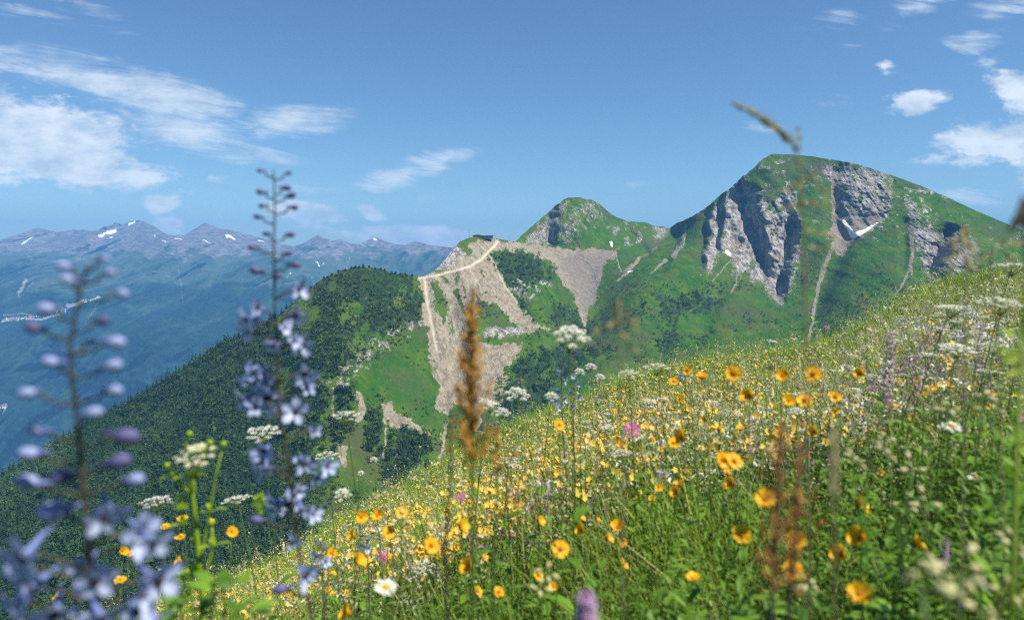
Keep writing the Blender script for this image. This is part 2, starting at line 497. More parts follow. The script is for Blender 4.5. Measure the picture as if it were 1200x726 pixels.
# ---------------------------------------------------------------- ridge, green peak and big cliffed mountain (0.8 to 3 km)
CREST = np.array([(-420, 800), (-250, 700), (-100, 612), (0, 557), (30, 540), (60, 521), (95, 500), (130, 480), (165, 462), (200, 441), (230, 421), (260, 402), (300, 384), (330, 366), (348, 350), (365, 336), (380, 326), (400, 317), (415, 313.5), (430, 313), (446, 315), (458, 320), (470, 321), (489, 323.5), (500, 322.5), (508, 318),
                  (515, 311), (525, 300), (530, 293), (538, 284), (546, 279.5), (556, 277.5), (570, 277.5), (582, 279.5), (592, 281), (602, 283), (606, 281), (614, 273), (625, 264), (640, 251), (652, 240), (662, 233.5), (668, 231.5), (680, 231.5), (692, 234), (704, 240), (714, 249), (722, 254), (734, 258.5), (745, 260), (755, 260), (765, 264), (780, 266), (784, 268),
                  (792, 262), (805, 256), (818, 250), (832, 240), (846, 227), (852, 223), (862, 215), (870, 207), (880, 199), (890, 190), (900, 182.5), (906, 180), (918, 181), (935, 181.5), (950, 183), (975, 187), (1000, 191), (1020, 197), (1050, 207), (1080, 218), (1110, 231), (1140, 245), (1170, 258), (1200, 270), (1260, 296), (1330, 322), (1450, 356), (1600, 400)], float)
BOTTOM = np.array([(-420, 960), (-250, 900), (0, 800), (150, 790), (200, 770), (300, 720), (400, 670), (500, 620), (600, 585), (740, 520), (850, 480), (960, 455), (1100, 410), (1200, 380), (1330, 390), (1450, 420), (1600, 470)], float)
DEPTH = [(-420, 800, 1000), (-250, 700, 1150), (-250, 900, 700), (0, 557, 1350), (130, 480, 1500), (260, 402, 1600), (365, 336, 1690), (430, 313, 1760), (489, 323, 1850), (515, 311, 1960), (540, 283, 2130), (560, 277, 2200), (590, 281, 2260), (602, 287, 2330),
         (640, 252, 2860), (668, 231, 2900), (690, 234, 2940), (722, 254, 3050), (755, 260, 3120), (784, 268, 3150), (640, 292, 2640), (665, 292, 2680), (690, 303, 2560), (660, 265, 2760), (715, 300, 2640), (740, 290, 2740), (700, 265, 2860),
         (805, 256, 2900), (840, 232, 2780), (870, 207, 2720), (905, 181, 2720), (950, 183, 2660), (1000, 191, 2580), (1100, 227, 2420), (1200, 270, 2200), (1330, 322, 2000), (1600, 400, 1700),
         (690, 385, 2000), (675, 350, 2230), (650, 310, 2440), (620, 295, 2300), (600, 310, 2150), (630, 340, 2030), (610, 360, 1960), (650, 390, 1880), (570, 320, 2010), (545, 350, 1850), (530, 400, 1700), (540, 450, 1580), (525, 500, 1440), (500, 350, 1780),
         (430, 360, 1600), (380, 400, 1450), (400, 450, 1300), (460, 430, 1500), (470, 480, 1390), (440, 510, 1270), (330, 440, 1420), (300, 500, 1260), (200, 560, 1120), (100, 620, 980), (0, 700, 860), (0, 800, 740), (200, 740, 830), (300, 640, 980), (400, 600, 1060), (480, 560, 1200),
         (560, 560, 1290), (600, 480, 1500), (650, 450, 1620), (700, 430, 1730), (740, 500, 1500), (760, 400, 1880), (760, 350, 2130), (740, 330, 2300), (790, 300, 2500), (800, 350, 2180), (860, 330, 2260), (860, 260, 2560), (900, 350, 2160), (900, 280, 2440), (950, 250, 2480), (950, 330, 2200), (1000, 250, 2400), (1000, 350, 1960),
         (960, 420, 1700), (850, 420, 1780), (1100, 300, 2060), (1060, 250, 2330), (1100, 350, 1880), (1200, 320, 1960), (1200, 380, 1600), (1450, 400, 1550), (850, 480, 1500)]


def dstep(px, py, pts, drop, w, rec):
    """relief of a rock rib whose left side falls away: depth change along a line, recovering to its right"""
    P = np.array(pts, float)
    cx = np.interp(py, P[:, 1], P[:, 0]) + 3.5 * fbm(py / 9.0, px * 0, 3, int(P[0, 0]))
    fade = sstep(P[0, 1] - 10, P[0, 1] + 6, py) * sstep(P[-1, 1] + 10, P[-1, 1] - 8, py)
    u = px - cx
    return fade * drop * (sstep(w, -w, u) * np.exp(-np.maximum(-u - w, 0) / rec) + 0.0) + fade * -drop * 0.35 * sstep(-w, w, u) * np.exp(-np.maximum(u - w, 0) / rec)


CLIFF = [(866, 200), (852, 226), (832, 246), (826, 285), (818, 300), (822, 318), (832, 315), (845, 292), (856, 294), (863, 318), (880, 326), (895, 330), (905, 348), (915, 357), (928, 338), (934, 300), (936, 262), (932, 228), (922, 212), (905, 232), (892, 218), (880, 215)]
CLIFF2 = [(985, 193), (1010, 195), (1032, 206), (1043, 226), (1042, 246), (1030, 262), (1010, 272), (995, 268), (984, 248), (976, 232), (978, 212), (960, 208), (968, 196)]
CLIFF3 = [(1062, 230), (1076, 238), (1090, 258), (1098, 276), (1112, 268), (1132, 273), (1146, 290), (1142, 316), (1105, 326), (1086, 326), (1076, 300), (1066, 262)]


def mid_depth(PX, PY):
    D = tps(DEPTH, PX, PY, 0.002)
    rx, rz = ray(PX, PY)
    X, Z = rx * D, rz * D
    cl = np.maximum(inpoly(PX, PY, CLIFF, 5, 5, 14, 3), np.maximum(inpoly(PX, PY, CLIFF2, 5, 5, 14, 4), inpoly(PX, PY, CLIFF3, 5, 5, 14, 5)))
    pk = inpoly(PX, PY, [(600, 290), (610, 240), (670, 220), (700, 235), (700, 300), (640, 300)], 14, 6, 20, 6)
    D = D - 42 * ridged((X + 0.35 * Z) / 420, Z / 560, 4, 7, 0.5) - 9 * fbm(X / 90, Z / 70, 5, 9, .55)
    D = D - cl * (24 * ridged(X / 80, Z / 300, 5, 13, 0.6) + 9 * fbm(X / 26, Z / 20, 5, 15, .6)) - pk * 26 * ridged(X / 120, Z / 240, 5, 23, .55)
    # left-facing faces that stay in shadow
    for pts, drop, w, rec in (([(884, 220), (888, 245), (890, 270), (898, 300), (903, 330)], 62, 9, 22), ([(934, 262), (928, 290), (920, 330), (915, 352)], 66, 8, 20), ([(848, 228), (846, 255), (843, 290)], 45, 3, 10), ([(832, 245), (828, 280), (824, 310)], 50, 4, 10), ([(872, 215), (873, 235), (876, 252)], 50, 3, 8),
                              ([(1123, 268), (1110, 290), (1097, 325)], 120, 12, 12), ([(1044, 214), (1046, 232), (1040, 250)], -25, 3, 20),
                              ([(655, 240), (648, 265), (645, 288)], 80, 9, 30), ([(801, 272), (795, 290), (780, 312)], 35, 5, 12), ([(735, 262), (752, 280), (765, 300)], 35, 5, 20)):
        D = D + dstep(PX, PY, pts, drop, w, rec)
    # gullies cut down the face: (line, depth of cut, half width)
    for pts, cut, w in (([(979, 200), (980, 260), (990, 290), (965, 340), (955, 370)], 45, 12), ([(497, 328), (502, 370), (515, 440), (522, 500)], 22, 9), ([(528, 335), (535, 390), (535, 450)], 30, 14), ([(690, 300), (690, 340), (690, 385), (650, 450), (600, 520)], 90, 26),
                        ([(860, 285), (850, 330), (820, 400)], 18, 8), ([(450, 320), (420, 400), (398, 440), (385, 500)], 28, 12), ([(780, 262), (745, 300), (700, 370)], 40, 16), ([(360, 340), (320, 450), (280, 600)], 35, 22), ([(240, 420), (190, 540), (170, 700)], 30, 22), ([(1060, 262), (1060, 320)], 20, 6)):
        P = np.array(pts, float); best = np.full(PX.shape, 1e9)
        for i in range(len(P) - 1):
            (xa, ya), (xb, yb) = P[i], P[i + 1]
            t = np.clip(((PX - xa) * (xb - xa) + (PY - ya) * (yb - ya)) / ((xb - xa) ** 2 + (yb - ya) ** 2), 0, 1)
            best = np.minimum(best, np.hypot(PX - xa - t * (xb - xa), PY - ya - t * (yb - ya)))
        D = D + cut * np.exp(-(best / w) ** 2)
    return D, cl


def build_mid():
    pxs = np.arange(-400, 1560, 1.15); nr = 400
    cr = np.interp(pxs, CREST[:, 0], CREST[:, 1])
    rough = 0.9 * sstep(620, 500, pxs) + 0.9 * (sstep(600, 610, pxs) * sstep(720, 700, pxs)) + 1.1 * sstep(785, 800, pxs) * sstep(905, 890, pxs) + 0.3
    cr = cr + rough * fbm(pxs / 5, pxs * 0, 4, 71)
    bt = np.interp(pxs, BOTTOM[:, 0], BOTTOM[:, 1])
    t = np.linspace(0, 1, nr)[:, None] ** 1.1
    PX = np.repeat(pxs[None], nr, 0); PY = cr[None] + (bt - cr)[None] * t
    D, cl = mid_depth(PX, PY)
    rx, rz = ray(PX, PY)
    V = np.stack([rx * D, D, rz * D], -1)
    px, py = PX, PY

    def ip(poly, soft=3, warp=5, wl=13, seed=3): return inpoly(px, py, poly, soft, warp * 1.5, wl, seed)
    def ol(pts, w0, w1=None, soft=1.3, warp=2.2, wl=8, seed=9): return online(px, py, pts, w0, w1, soft, warp, wl, seed)
    mx = lambda *a: np.maximum.reduce(a)
    rock = cl.copy()
    holes = ip([(878, 200), (905, 184), (925, 190), (918, 215), (905, 240), (900, 262), (893, 240), (880, 222)], 5, 8, 12, 44)
    rock = rock * (1 - .8 * holes) * (.35 + .65 * sstep(-.30, .12, fbm(px / 7, py / 13, 5, 61) + .12))
    rock = mx(rock, ip([(505, 320), (522, 296), (535, 287), (552, 300), (548, 312), (520, 318)], 2, 3, 8, 12) * .9,
              ip([(610, 288), (640, 255), (655, 240), (668, 232), (660, 262), (650, 290)], 4, 6, 10, 13) * .62, ip([(655, 290), (660, 255), (690, 236), (715, 250), (700, 258), (680, 262), (668, 290)], 4, 9, 10, 14) * .45,
              ip([(575, 340), (605, 330), (640, 325), (648, 335), (618, 352), (600, 350), (590, 350)], 2, 4, 8, 15) * .7 * sstep(-.2, .2, fbm(px / 4, py / 5, 3, 95)), ol([(790, 300), (800, 285), (804, 265)], 3, 2) * .8,
              ip([(385, 455), (400, 430), (430, 400), (470, 380), (495, 370), (500, 385), (470, 395), (440, 420), (412, 445), (398, 475)], 3, 6, 8, 16) * .55 * sstep(-.25, .15, fbm(px / 4, py / 6, 3, 91)),
              ip([(560, 390), (575, 382), (620, 384), (625, 392), (575, 395)], 2, 3, 7, 17) * .7, ip([(765, 262), (784, 266), (780, 280), (768, 285)], 3, 3, 8, 18) * .6)
    rock = mx(rock, .55 * ip([(560, 265 + 0), (700, 262), (760, 262), (740, 300), (715, 270)], 3, 6, 10, 77) * sstep(0, .3, fbm(px / 7, py / 7, 4, 78)), ol([(1078, 225), (1088, 262), (1100, 285)], 4, 5) * .7 * sstep(-.2, .2, fbm(px / 5, py / 6, 3, 79)),
              .5 * sstep(.22, .45, fbm(px / 9, py / 7, 5, 88)) * sstep(800, 860, px) * sstep(340, 250, py))
    scree = mx(ip([(548, 285), (585, 281), (605, 284), (640, 289), (680, 293), (725, 290), (712, 310), (700, 335), (692, 365), (686, 388), (678, 370), (670, 345), (655, 320), (640, 305), (620, 296), (595, 294), (570, 296), (556, 298)], 2.5, 4, 10, 20),
               ip([(492, 324), (515, 316), (545, 300), (560, 292), (572, 300), (590, 330), (612, 362), (640, 386), (625, 388), (600, 372), (575, 352), (560, 345), (556, 380), (565, 400), (590, 410), (608, 408), (585, 440), (570, 480), (560, 505), (545, 470), (528, 470), (522, 500), (515, 480), (512, 450), (505, 410), (498, 370)], 2.5, 5, 9, 24),
               ol([(979, 205), (978, 250), (980, 280), (972, 300), (960, 330), (952, 375), (947, 400)], 4, 1.2), ol([(994, 262), (990, 282)], 9, 7) * .9, ip([(975, 250), (1000, 252), (1040, 240), (1030, 262), (1000, 280), (985, 300), (975, 290)], 3, 4, 9, 25) * .85,
               ol([(522, 498), (520, 520), (514, 545)], 2, 1), ol([(418, 462), (425, 478), (420, 492)], 4, 3.5), ip([(445, 475), (458, 470), (468, 485), (495, 500), (505, 512), (480, 503), (455, 500)], 2, 3, 8, 28), ol([(392, 455), (390, 480), (402, 545)], 2, 1.5) * .6, ol([(452, 500), (449, 535)], 1.2, 1.2), ol([(404, 525), (404, 545)], 3, 2),
               ol([(860, 290), (866, 282)], 5, 3) * .9, ol([(867, 283), (852, 310), (835, 330)], 1.3, .8) * .8, ol([(862, 300), (864, 330), (855, 345)], 1.2, .6) * .8, ol([(1066, 262), (1070, 295), (1066, 320), (1050, 345)], 3.5, 1) * .8, ol([(780, 262), (770, 290), (745, 305), (732, 318)], 1, 2) * .5, ol([(748, 303), (735, 320), (724, 330)], 2.5, 1) * .8,
               ol([(720, 295), (728, 318)], 1.2, 1) * .8, ol([(670, 330), (685, 345), (690, 355), (700, 362)], 1, .8) * .6, ol([(780, 305), (760, 322)], 2.5, .8) * .7, 
               ip([(560, 400), (595, 405), (612, 400), (596, 425), (580, 450), (572, 465), (560, 440)], 3, 4, 8, 30), ol([(835, 345), (800, 372)], 1.5, 1) * .4, ip([(570, 470), (590, 440), (600, 440), (575, 500)], 3, 4, 8, 29) * .6)
    keep = ip([(505, 330), (512, 326), (520, 345), (525, 372), (520, 382), (508, 355)], 2, 3, 6, 26) * .85
    keep = mx(keep, ol([(534, 342), (546, 368)], 3.5, 2.5, 2) * .8, ol([(520, 325), (530, 335)], 2.5, 1.5) * .6)
    streak = sstep(.05, .42, fbm((px - .25 * py) / 5, (py + .4 * px) / 17, 4, 33)) * ip([(495, 322), (560, 296), (600, 350), (560, 400), (520, 400)], 6, 4, 9, 34) * .75
    scree = scree * (1 - keep) * (1 - streak * .8)
    scree = mx(scree, .4 * sstep(.25, .5, fbm(px / 6, py / 5, 4, 98)) * ip([(380, 330), (500, 325), (500, 380), (400, 440), (340, 480), (350, 370)], 8, 6, 10, 99))
    grey = ip([(650, 293), (700, 293), (722, 298), (704, 335), (692, 380), (684, 375), (672, 340)], 5, 6, 12, 40)
    grey = mx(grey, .45 * sstep(740, 800, px))
    road = mx(ol([(583, 283), (576, 292), (565, 303), (552, 312), (530, 318), (505, 324), (492, 326)], 1.5, 1.1, 1.0, 1.2), ol([(497, 326), (502, 360), (512, 410)], 1.6, 1.2, 1, 1) * .8, ol([(574, 300), (592, 335), (606, 355)], .8, .8, .8, 1) * .7, ol([(548, 312), (560, 330), (565, 345)], .7, .6, .8, 1) * .4)
    snow = mx(ol([(989, 259), (996, 270), (1000, 276)], 1.8, 3.4, .8, 1, 4), ol([(1000, 276), (1012, 271), (1028, 261)], 3.0, .6, .8, .8, 4), ol([(852, 295), (855, 298)], 2.4, 1.8, .8, .8, 4), ol([(716, 284), (717, 288)], 1.6, 1.2, .8, .6, 4), ol([(736, 319), (741, 317)], 1.2, .8, .8, .6, 4) * .7)
    forest = mx(ip([(-420, 800), (0, 545), (130, 470), (260, 392), (350, 340), (385, 322), (430, 306), (492, 318), (496, 345), (500, 368), (470, 382), (430, 402), (398, 430), (385, 460), (380, 500), (400, 520), (380, 620), (200, 800), (-420, 980)], 5, 9, 18, 50),
                ip([(572, 298), (600, 292), (630, 298), (655, 315), (645, 326), (625, 330), (590, 340), (576, 315)], 3, 5, 10, 51) * .92, ip([(398, 452), (415, 455), (416, 470), (400, 476)], 3, 4, 8, 52), ip([(430, 480), (445, 478), (452, 500), (448, 540), (430, 540)], 3, 3, 7, 53), ip([(455, 505), (475, 490), (500, 508), (510, 520), (470, 570), (440, 580), (450, 540)], 3, 4, 8, 54),
                ip([(600, 350), (610, 345), (622, 362), (628, 384), (612, 378)], 3, 3, 6, 55) * .7, ip([(640, 362), (665, 355), (690, 362), (700, 380), (690, 392), (655, 390)], 4, 6, 9, 56) * .8, ip([(600, 430), (640, 408), (690, 400), (720, 408), (700, 425), (650, 440), (640, 480), (590, 500), (585, 470)], 4, 8, 9, 57) * .85, ip([(700, 380), (760, 350), (740, 380), (700, 400)], 5, 7, 9, 58) * .5,
                ip([(770, 350), (840, 345), (850, 360), (800, 375), (775, 370)], 4, 8, 9, 59) * .8, ip([(770, 400), (790, 380), (800, 400), (780, 430)], 4, 6, 9, 60) * .8, ip([(385, 490), (410, 480), (418, 500), (395, 520), (380, 515)], 3, 4, 8, 62))
    gaps = sstep(.02, .30, fbm((px + .5 * py) / 22, (py - .5 * px) / 40, 4, 64)) * sstep(300, 345, px) * sstep(520, 480, px)
    gaps = mx(gaps, sstep(.25, .45, fbm(px / 16, py / 20, 4, 66)) * .6 * sstep(520, 600, px))
    forest = forest * (1 - np.clip(gaps, 0, 1)) * (1 - np.clip(scree + rock * .7, 0, 1))
    lush = mx(ip([(408, 450), (440, 425), (480, 400), (498, 385), (506, 440), (520, 480), (518, 505), (495, 498), (470, 480), (450, 470), (420, 470)], 4, 4, 12, 70), ip([(600, 395), (625, 392), (620, 402), (600, 408)], 3, 3, 7, 72), sstep(-.05, .3, fbm(px / 45, py / 25, 4, 74)) * .9 * sstep(560, 640, px))
    b0 = np.zeros((3, px.shape[1]))
    def ex(a): return np.concatenate([b0, a], 0).ravel()
    back = []
    for dy, dz in ((60, -40), (250, -220), (700, -700)):
        b = V[0].copy(); b[:, 1] += dy; b[:, 2] += dz; back.append(b)
    VV = np.concatenate([np.array(back[::-1]), V], 0)
    ca = np.stack([ex(rock), ex(scree), ex(forest), ex(lush)], -1)
    cb = np.stack([ex(snow), ex(road), ex(grey), ex(grey) * 0 + 1], -1)
    m, N = new_mat('mountain slopes')
    geo = N.n('ShaderNodeNewGeometry').outputs['Position']
    A, B = N.attr('land'), N.attr('land_two')
    sa = N.n('ShaderNodeSeparateColor'); N.t.links.new(A.outputs['Color'], sa.inputs[0])
    sb = N.n('ShaderNodeSeparateColor'); N.t.links.new(B.outputs['Color'], sb.inputs[0])
    big = N.noise(geo, 0.006, 5, 0.6); fine = N.noise(geo, 0.07, 6, 0.68); mid = N.noise(geo, 0.022, 5, 0.62)
    tiny = N.noise(geo, 0.30, 4, 0.7)
    gr = N.mix(N.ramp(mid, .36, .64), (0.038, 0.102, 0.005), (0.090, 0.155, 0.011))
    gr = N.mix(N.ramp(big, .42, .68), gr, (0.080, 0.095, 0.030))
    gr = N.mix(N.m('MULTIPLY', N.m('MULTIPLY', A.outputs['Alpha'], .8), N.ramp(mid, .75, .3)), gr, (0.028, 0.120, 0.006))
    gr = N.mix(N.ramp(fine, .52, .70, 0, .5), gr, (0.028, 0.075, 0.012))
    wood = N.mix(N.ramp(fine, .35, .65), (0.014, 0.036, 0.012), (0.045, 0.080, 0.020))
    rk = N.mix(N.ramp(fine, .32, .66), (0.21, 0.195, 0.175), (0.60, 0.55, 0.48))
    rk = N.mix(N.ramp(mid, .50, .72, 0, .7), rk, (0.055, 0.085, 0.030))
    sr = N.mix(N.ramp(fine, .3, .7), (0.25, 0.21, 0.15), (0.42, 0.36, 0.265))
    sr = N.mix(sb.outputs[2], sr, N.mix(N.ramp(fine, .3, .7), (0.15, 0.13, 0.12), (0.26, 0.23, 0.21)))
    wob = N.m('ADD', N.m('MULTIPLY', N.m('SUBTRACT', fine, .5), 1.5), N.m('MULTIPLY', N.m('SUBTRACT', tiny, .5), 1.3))
    gr = N.mix(N.ramp(tiny, .50, .66, 0, .45), gr, (0.022, 0.055, 0.008))
    rk = N.mix(N.ramp(tiny, .40, .62, 0, .6), rk, (0.11, 0.10, 0.095))
    sr = N.mix(N.ramp(tiny, .35, .65, 0, .5), sr, (0.24, 0.19, 0.13))
    sv = N.n('ShaderNodeVectorMath', operation='MULTIPLY'); N.t.links.new(geo, sv.inputs[0]); sv.inputs[1].default_value = (1, .5, .22)
    strk = N.noise(sv.outputs[0], 0.085, 6, 0.66)
    sr = N.mix(N.ramp(strk, .50, .58, 0, .75), sr, (0.18, 0.15, 0.10))
    sr = N.mix(N.ramp(strk, .36, .42, .5, 0), sr, (0.09, 0.13, 0.03))
    rk = N.mix(N.ramp(strk, .46, .56, 0, .8), rk, (0.11, 0.105, 0.10))
    rk = N.mix(N.ramp(tiny, .54, .66, 0, .6), rk, (0.62, 0.57, 0.47))
    gr = N.mix(N.ramp(strk, .56, .66, 0, .5), gr, (0.095, 0.115, 0.035))
    wob = N.m('ADD', wob, N.m('MULTIPLY', N.m('SUBTRACT', strk, .5), 1.4))
    c = N.mix(N.ramp(N.m('ADD', sa.outputs[2], wob), .35, .6), gr, wood)
    c = N.mix(N.ramp(N.m('ADD', sa.outputs[0], wob), .38, .56), c, rk)
    c = N.mix(N.ramp(N.m('ADD', sa.outputs[1], N.m('MULTIPLY', wob, .8)), .40, .54), c, sr)
    c = N.mix(N.m('MULTIPLY', sb.outputs[1], .9), c, (0.60, 0.52, 0.40))
    c = N.mix(N.ramp(N.m('ADD', sb.outputs[0], N.m('MULTIPLY', wob, .5)), .4, .55), c, (0.88, 0.90, 0.92))
    finish(m, N, c, 0.95, N.m('ADD', N.m('ADD', fine, N.m('MULTIPLY', tiny, .5)), N.m('MULTIPLY', mid, 2.0)), 8.0, 0.9, spec=0.0)
    o = mesh_np('mountain_terrain', VV.reshape(-1, 3), grid_faces(VV.shape[0], VV.shape[1]), [m], smooth=True, cattrs={'land': ca, 'land_two': cb})
    tag(o, kind='structure')
    return V, PX, PY, dict(rock=rock, scree=scree, forest=forest, lush=lush)


midV, midPX, midPY, midM = build_mid()


def mid_point(px, py):
    """point of the mountain terrain seen at a photo pixel"""
    j = int(np.argmin(np.abs(midPX[0] - px))); i = int(np.argmin(np.abs(midPY[:, j] - py)))
    return Vector(midV[i, j])


# the air between: one closed box of even haze round everything
def build_haze():
    me = bpy.data.meshes.new('haze')
    x0, x1, y0, y1, z0, z1 = -22000, 22000, -5500, 18600, -2560, 690
    v = [(x, y, z) for z in (z0, z1) for y in (y0, y1) for x in (x0, x1)]
    me.from_pydata(v, [], [(0, 2, 3, 1), (4, 5, 7, 6), (0, 1, 5, 4), (2, 6, 7, 3), (0, 4, 6, 2), (1, 3, 7, 5)])
    o = bpy.data.objects.new('haze', me); col.objects.link(o)
    m, N = new_mat('haze air')
    pv = N.n('ShaderNodeVolumePrincipled')
    pv.inputs['Color'].default_value = (0.17, 0.50, 1.0, 1)
    pv.inputs['Density'].default_value = 5.8e-5
    pv.inputs['Anisotropy'].default_value = 0.0
    out = N.n('ShaderNodeOutputMaterial'); N.t.links.new(pv.outputs[0], out.inputs['Volume'])
    me.materials.append(m)
    tag(o, kind='stuff')


build_haze()

# ---------------------------------------------------------------- woods on the ridge
def tint_leaf(name, dark, light, scale=None, rough=0.6, trans=0.25, spec=0.2, extra=None):
    """leaf material whose colour runs from dark to light with the plant's own tint"""
    m, N = new_mat(name)
    t = N.attr('tint').outputs['Fac']
    if scale:
        g = N.n('ShaderNodeNewGeometry').outputs['Position']
        t = N.m('ADD', t, N.m('MULTIPLY', N.m('SUBTRACT', N.noise(g, scale, 3), .5), .8), clamp=True)
    c = N.mix(t, dark, light)
    return finish(m, N, c, rough, trans=trans, spec=spec)


M_wood = tint_leaf('tree leaves', (0.012, 0.036, 0.010), (0.105, 0.165, 0.026), rough=.8, trans=.12, spec=.05)
M_spruce = tint_leaf('spruce needles', (0.014, 0.042, 0.014), (0.085, 0.145, 0.036), rough=.8, trans=.05, spec=.05)
M_bark = finish(*new_mat('bark'), (0.09, 0.07, 0.055), 0.9)


def clump_tree(rs, kind, n):
    """crown of leaf clumps: returns vertices, triangles and a light/dark value; one unit high"""
    V, F, T = [], [], []
    for i in range(n):
        if kind == 'spruce':
            h = rs.random() ** 1.25; r = (1 - h) * .25 + .02
            a = rs.random() * 2 * math.pi; rr = r * (.45 + .55 * rs.random())
            c = np.array((math.cos(a) * rr, math.sin(a) * rr, .10 + h * .88)); s = .055 + .075 * (1 - h)
        else:
            u = rs.normal(size=3); u /= np.linalg.norm(u); u *= (.55 + .45 * rs.random())
            lob = 1 + .25 * math.sin(3 * math.atan2(u[1], u[0]) + kind_phase)
            c = np.array((u[0] * .36 * lob, u[1] * .36 * lob, .56 + u[2] * .40)); s = .10 + .05 * rs.random()
        d = rs.normal(size=(3, 3)) * s
        if kind == 'spruce': d[:, 2] *= .6
        b = len(V); V += [c + d[0], c + d[1], c + d[2]]; F.append((b, b + 1, b + 2)); T += [rs.random()] * 3
    return np.array(V), np.array(F), np.array(T)


def scatter(templates, pos, yaw, scale, tint, tilt=None, zscale=None):
    """one merged set of arrays: every position gets a turned and scaled copy of a template"""
    which = rng.integers(0, len(templates), len(pos))
    VV, FF, TT, MM = [], [], [], []; base = 0
    for k, tp in enumerate(templates):
        V, F, T = tp[:3]
        sel = np.where(which == k)[0]
        if not len(sel): continue
        c, s = np.cos(yaw[sel])[:, None], np.sin(yaw[sel])[:, None]
        x = (V[None, :, 0] * c - V[None, :, 1] * s) * scale[sel][:, None]
        y = (V[None, :, 0] * s + V[None, :, 1] * c) * scale[sel][:, None]
        z = V[None, :, 2] * (scale if zscale is None else zscale)[sel][:, None] + 0 * x
        if tilt is not None:
            x = x + z * tilt[sel, 0][:, None]; y = y + z * tilt[sel, 1][:, None]
        P = np.stack([x, y, z], -1) + pos[sel][:, None, :]
        VV.append(P.reshape(-1, 3))
        FF.append((F[None] + (np.arange(len(sel)) * len(V))[:, None, None]).reshape(-1, 3) + base)
        TT.append(np.clip(T[None] * .5 + tint[sel][:, None], 0, 1).ravel())
        MM.append(np.tile(tp[3] if len(tp) > 3 else np.zeros(len(F), int), len(sel)))
        base += len(sel) * len(V)
    return np.concatenate(VV), np.concatenate(FF), np.concatenate(TT), np.concatenate(MM)


kind_phase = 0.0
rs = np.random.default_rng(3)
SPR = [clump_tree(rs, 'spruce', 34) for _ in range(5)]
BRO = []
for q in range(6):
    kind_phase = q * 1.1; BRO.append(clump_tree(rs, 'round', 30))


def pick_on(mask, n, mtab=(midV, midPX, midPY)):
    """n random points of the terrain grid, weighted by a mask and by the ground's size in view"""
    V, PX, PY = mtab
    w = mask[:-1, :-1] * (PY[1:, :-1] - PY[:-1, :-1])
    w = w.ravel() / w.sum()
    idx = rng.choice(len(w), n, p=w)
    i, j = np.unravel_index(idx, (V.shape[0] - 1, V.shape[1] - 1))
    a, b = rng.random(n)[:, None], rng.random(n)[:, None]
    return (V[i, j] * (1 - a) * (1 - b) + V[i, j + 1] * a * (1 - b) + V[i + 1, j] * (1 - a) * b + V[i + 1, j + 1] * a * b), PX[i, j], PY[i, j]


def build_woods():
    inframe = (midPX > -150) & (midPX < 1300)
    P, qx, qy = pick_on(midM['forest'] * inframe, 15000)
    con = rng.random(len(P)) < np.clip(.25 + .5 * (qx < 330), 0, 1)
    sz = (5.5 + 8.5 * rng.random(len(P)) ** 1.5) * np.where(qx < 420, 1.15, .95) * np.clip(1.1 - (qy < 345) * (qx < 520) * .35, .6, 1.2)
    sz = sz * np.where(rng.random(len(P)) < .06, 1.6, 1.0)
    t0 = .05 + .42 * rng.random(len(P)) * (0.6 + .6 * vnoise(P[:, 0] / 90, P[:, 2] / 60, 5)) + .28 * fbm(P[:, 0] / 160, P[:, 2] / 110, 3, 15) + .22 * (qx > 330) * (qx < 520) * (qy < 420)
    for nm, sel, tp, mat, zs in (('spruce_forest', con, SPR, M_spruce, 1.5), ('leafy_forest', ~con, BRO, M_wood, .95)):
        n = sel.sum(); p = P[sel].copy(); p[:, 2] -= .6
        V, F, T, _ = scatter(tp, p, rng.random(n) * 6.28, sz[sel], t0[sel], zscale=sz[sel] * zs)
        tag(mesh_np(nm, V, F, [mat], attrs={'tint': T}), 'dark spruce wood covering the steep left ridge flank' if nm[0] == 's' else 'mixed green leafy wood covering the ridge and gully slopes', 'forest', kind='stuff')
    # low shrubs dotted over the green slopes
    M = midM
    w = (1 - np.clip(M['rock'] * 1.2 + M['scree'] * 1.3 + M['forest'] + .8 * M['lush'] * (midPX < 560), 0, 1)) * inframe * sstep(-.1, .35, fbm(midPX / 26, midPY / 16, 4, 81)) * sstep(290, 350, midPY)
    P, qx, qy = pick_on(w, 5500)
    n = len(P); sz = 3.0 + 5.5 * rng.random(n) ** 2; p = P.copy(); p[:, 2] -= .8
    V, F, T, _ = scatter(BRO, p, rng.random(n) * 6.28, sz * 1.25, .05 + .3 * rng.random(n), zscale=sz * .8)
    tag(mesh_np('shrubs', V, F, [M_wood], attrs={'tint': T}), 'low dark shrubs dotted over the green mountain slopes', 'shrubs', kind='stuff')


build_woods()


def crown_mesh(name, kind, n, mat, seed):
    global kind_phase
    kind_phase = seed * 1.7
    V, F, T = clump_tree(np.random.default_rng(seed), kind, n)
    o = mesh_np(name, V, F, [mat], attrs={'tint': np.clip(T * .6 + .1, 0, 1)})
    return o


def trunk_mesh(h=.5, r=.022):
    V, F = [], []
    for k, (z, q) in enumerate(((-.06, 1.3), (0, 1), (h, .5))):
        for i in range(6):
            a = i * math.pi / 3; V.append((math.cos(a) * r * q, math.sin(a) * r * q, z))
    for k in range(2):
        for i in range(6):
            j = (i + 1) % 6; F.append((k * 6 + i, k * 6 + j, k * 6 + 6 + j, k * 6 + 6 + i))
    return mesh_np('trunk', np.array(V), np.array(F), [M_bark])


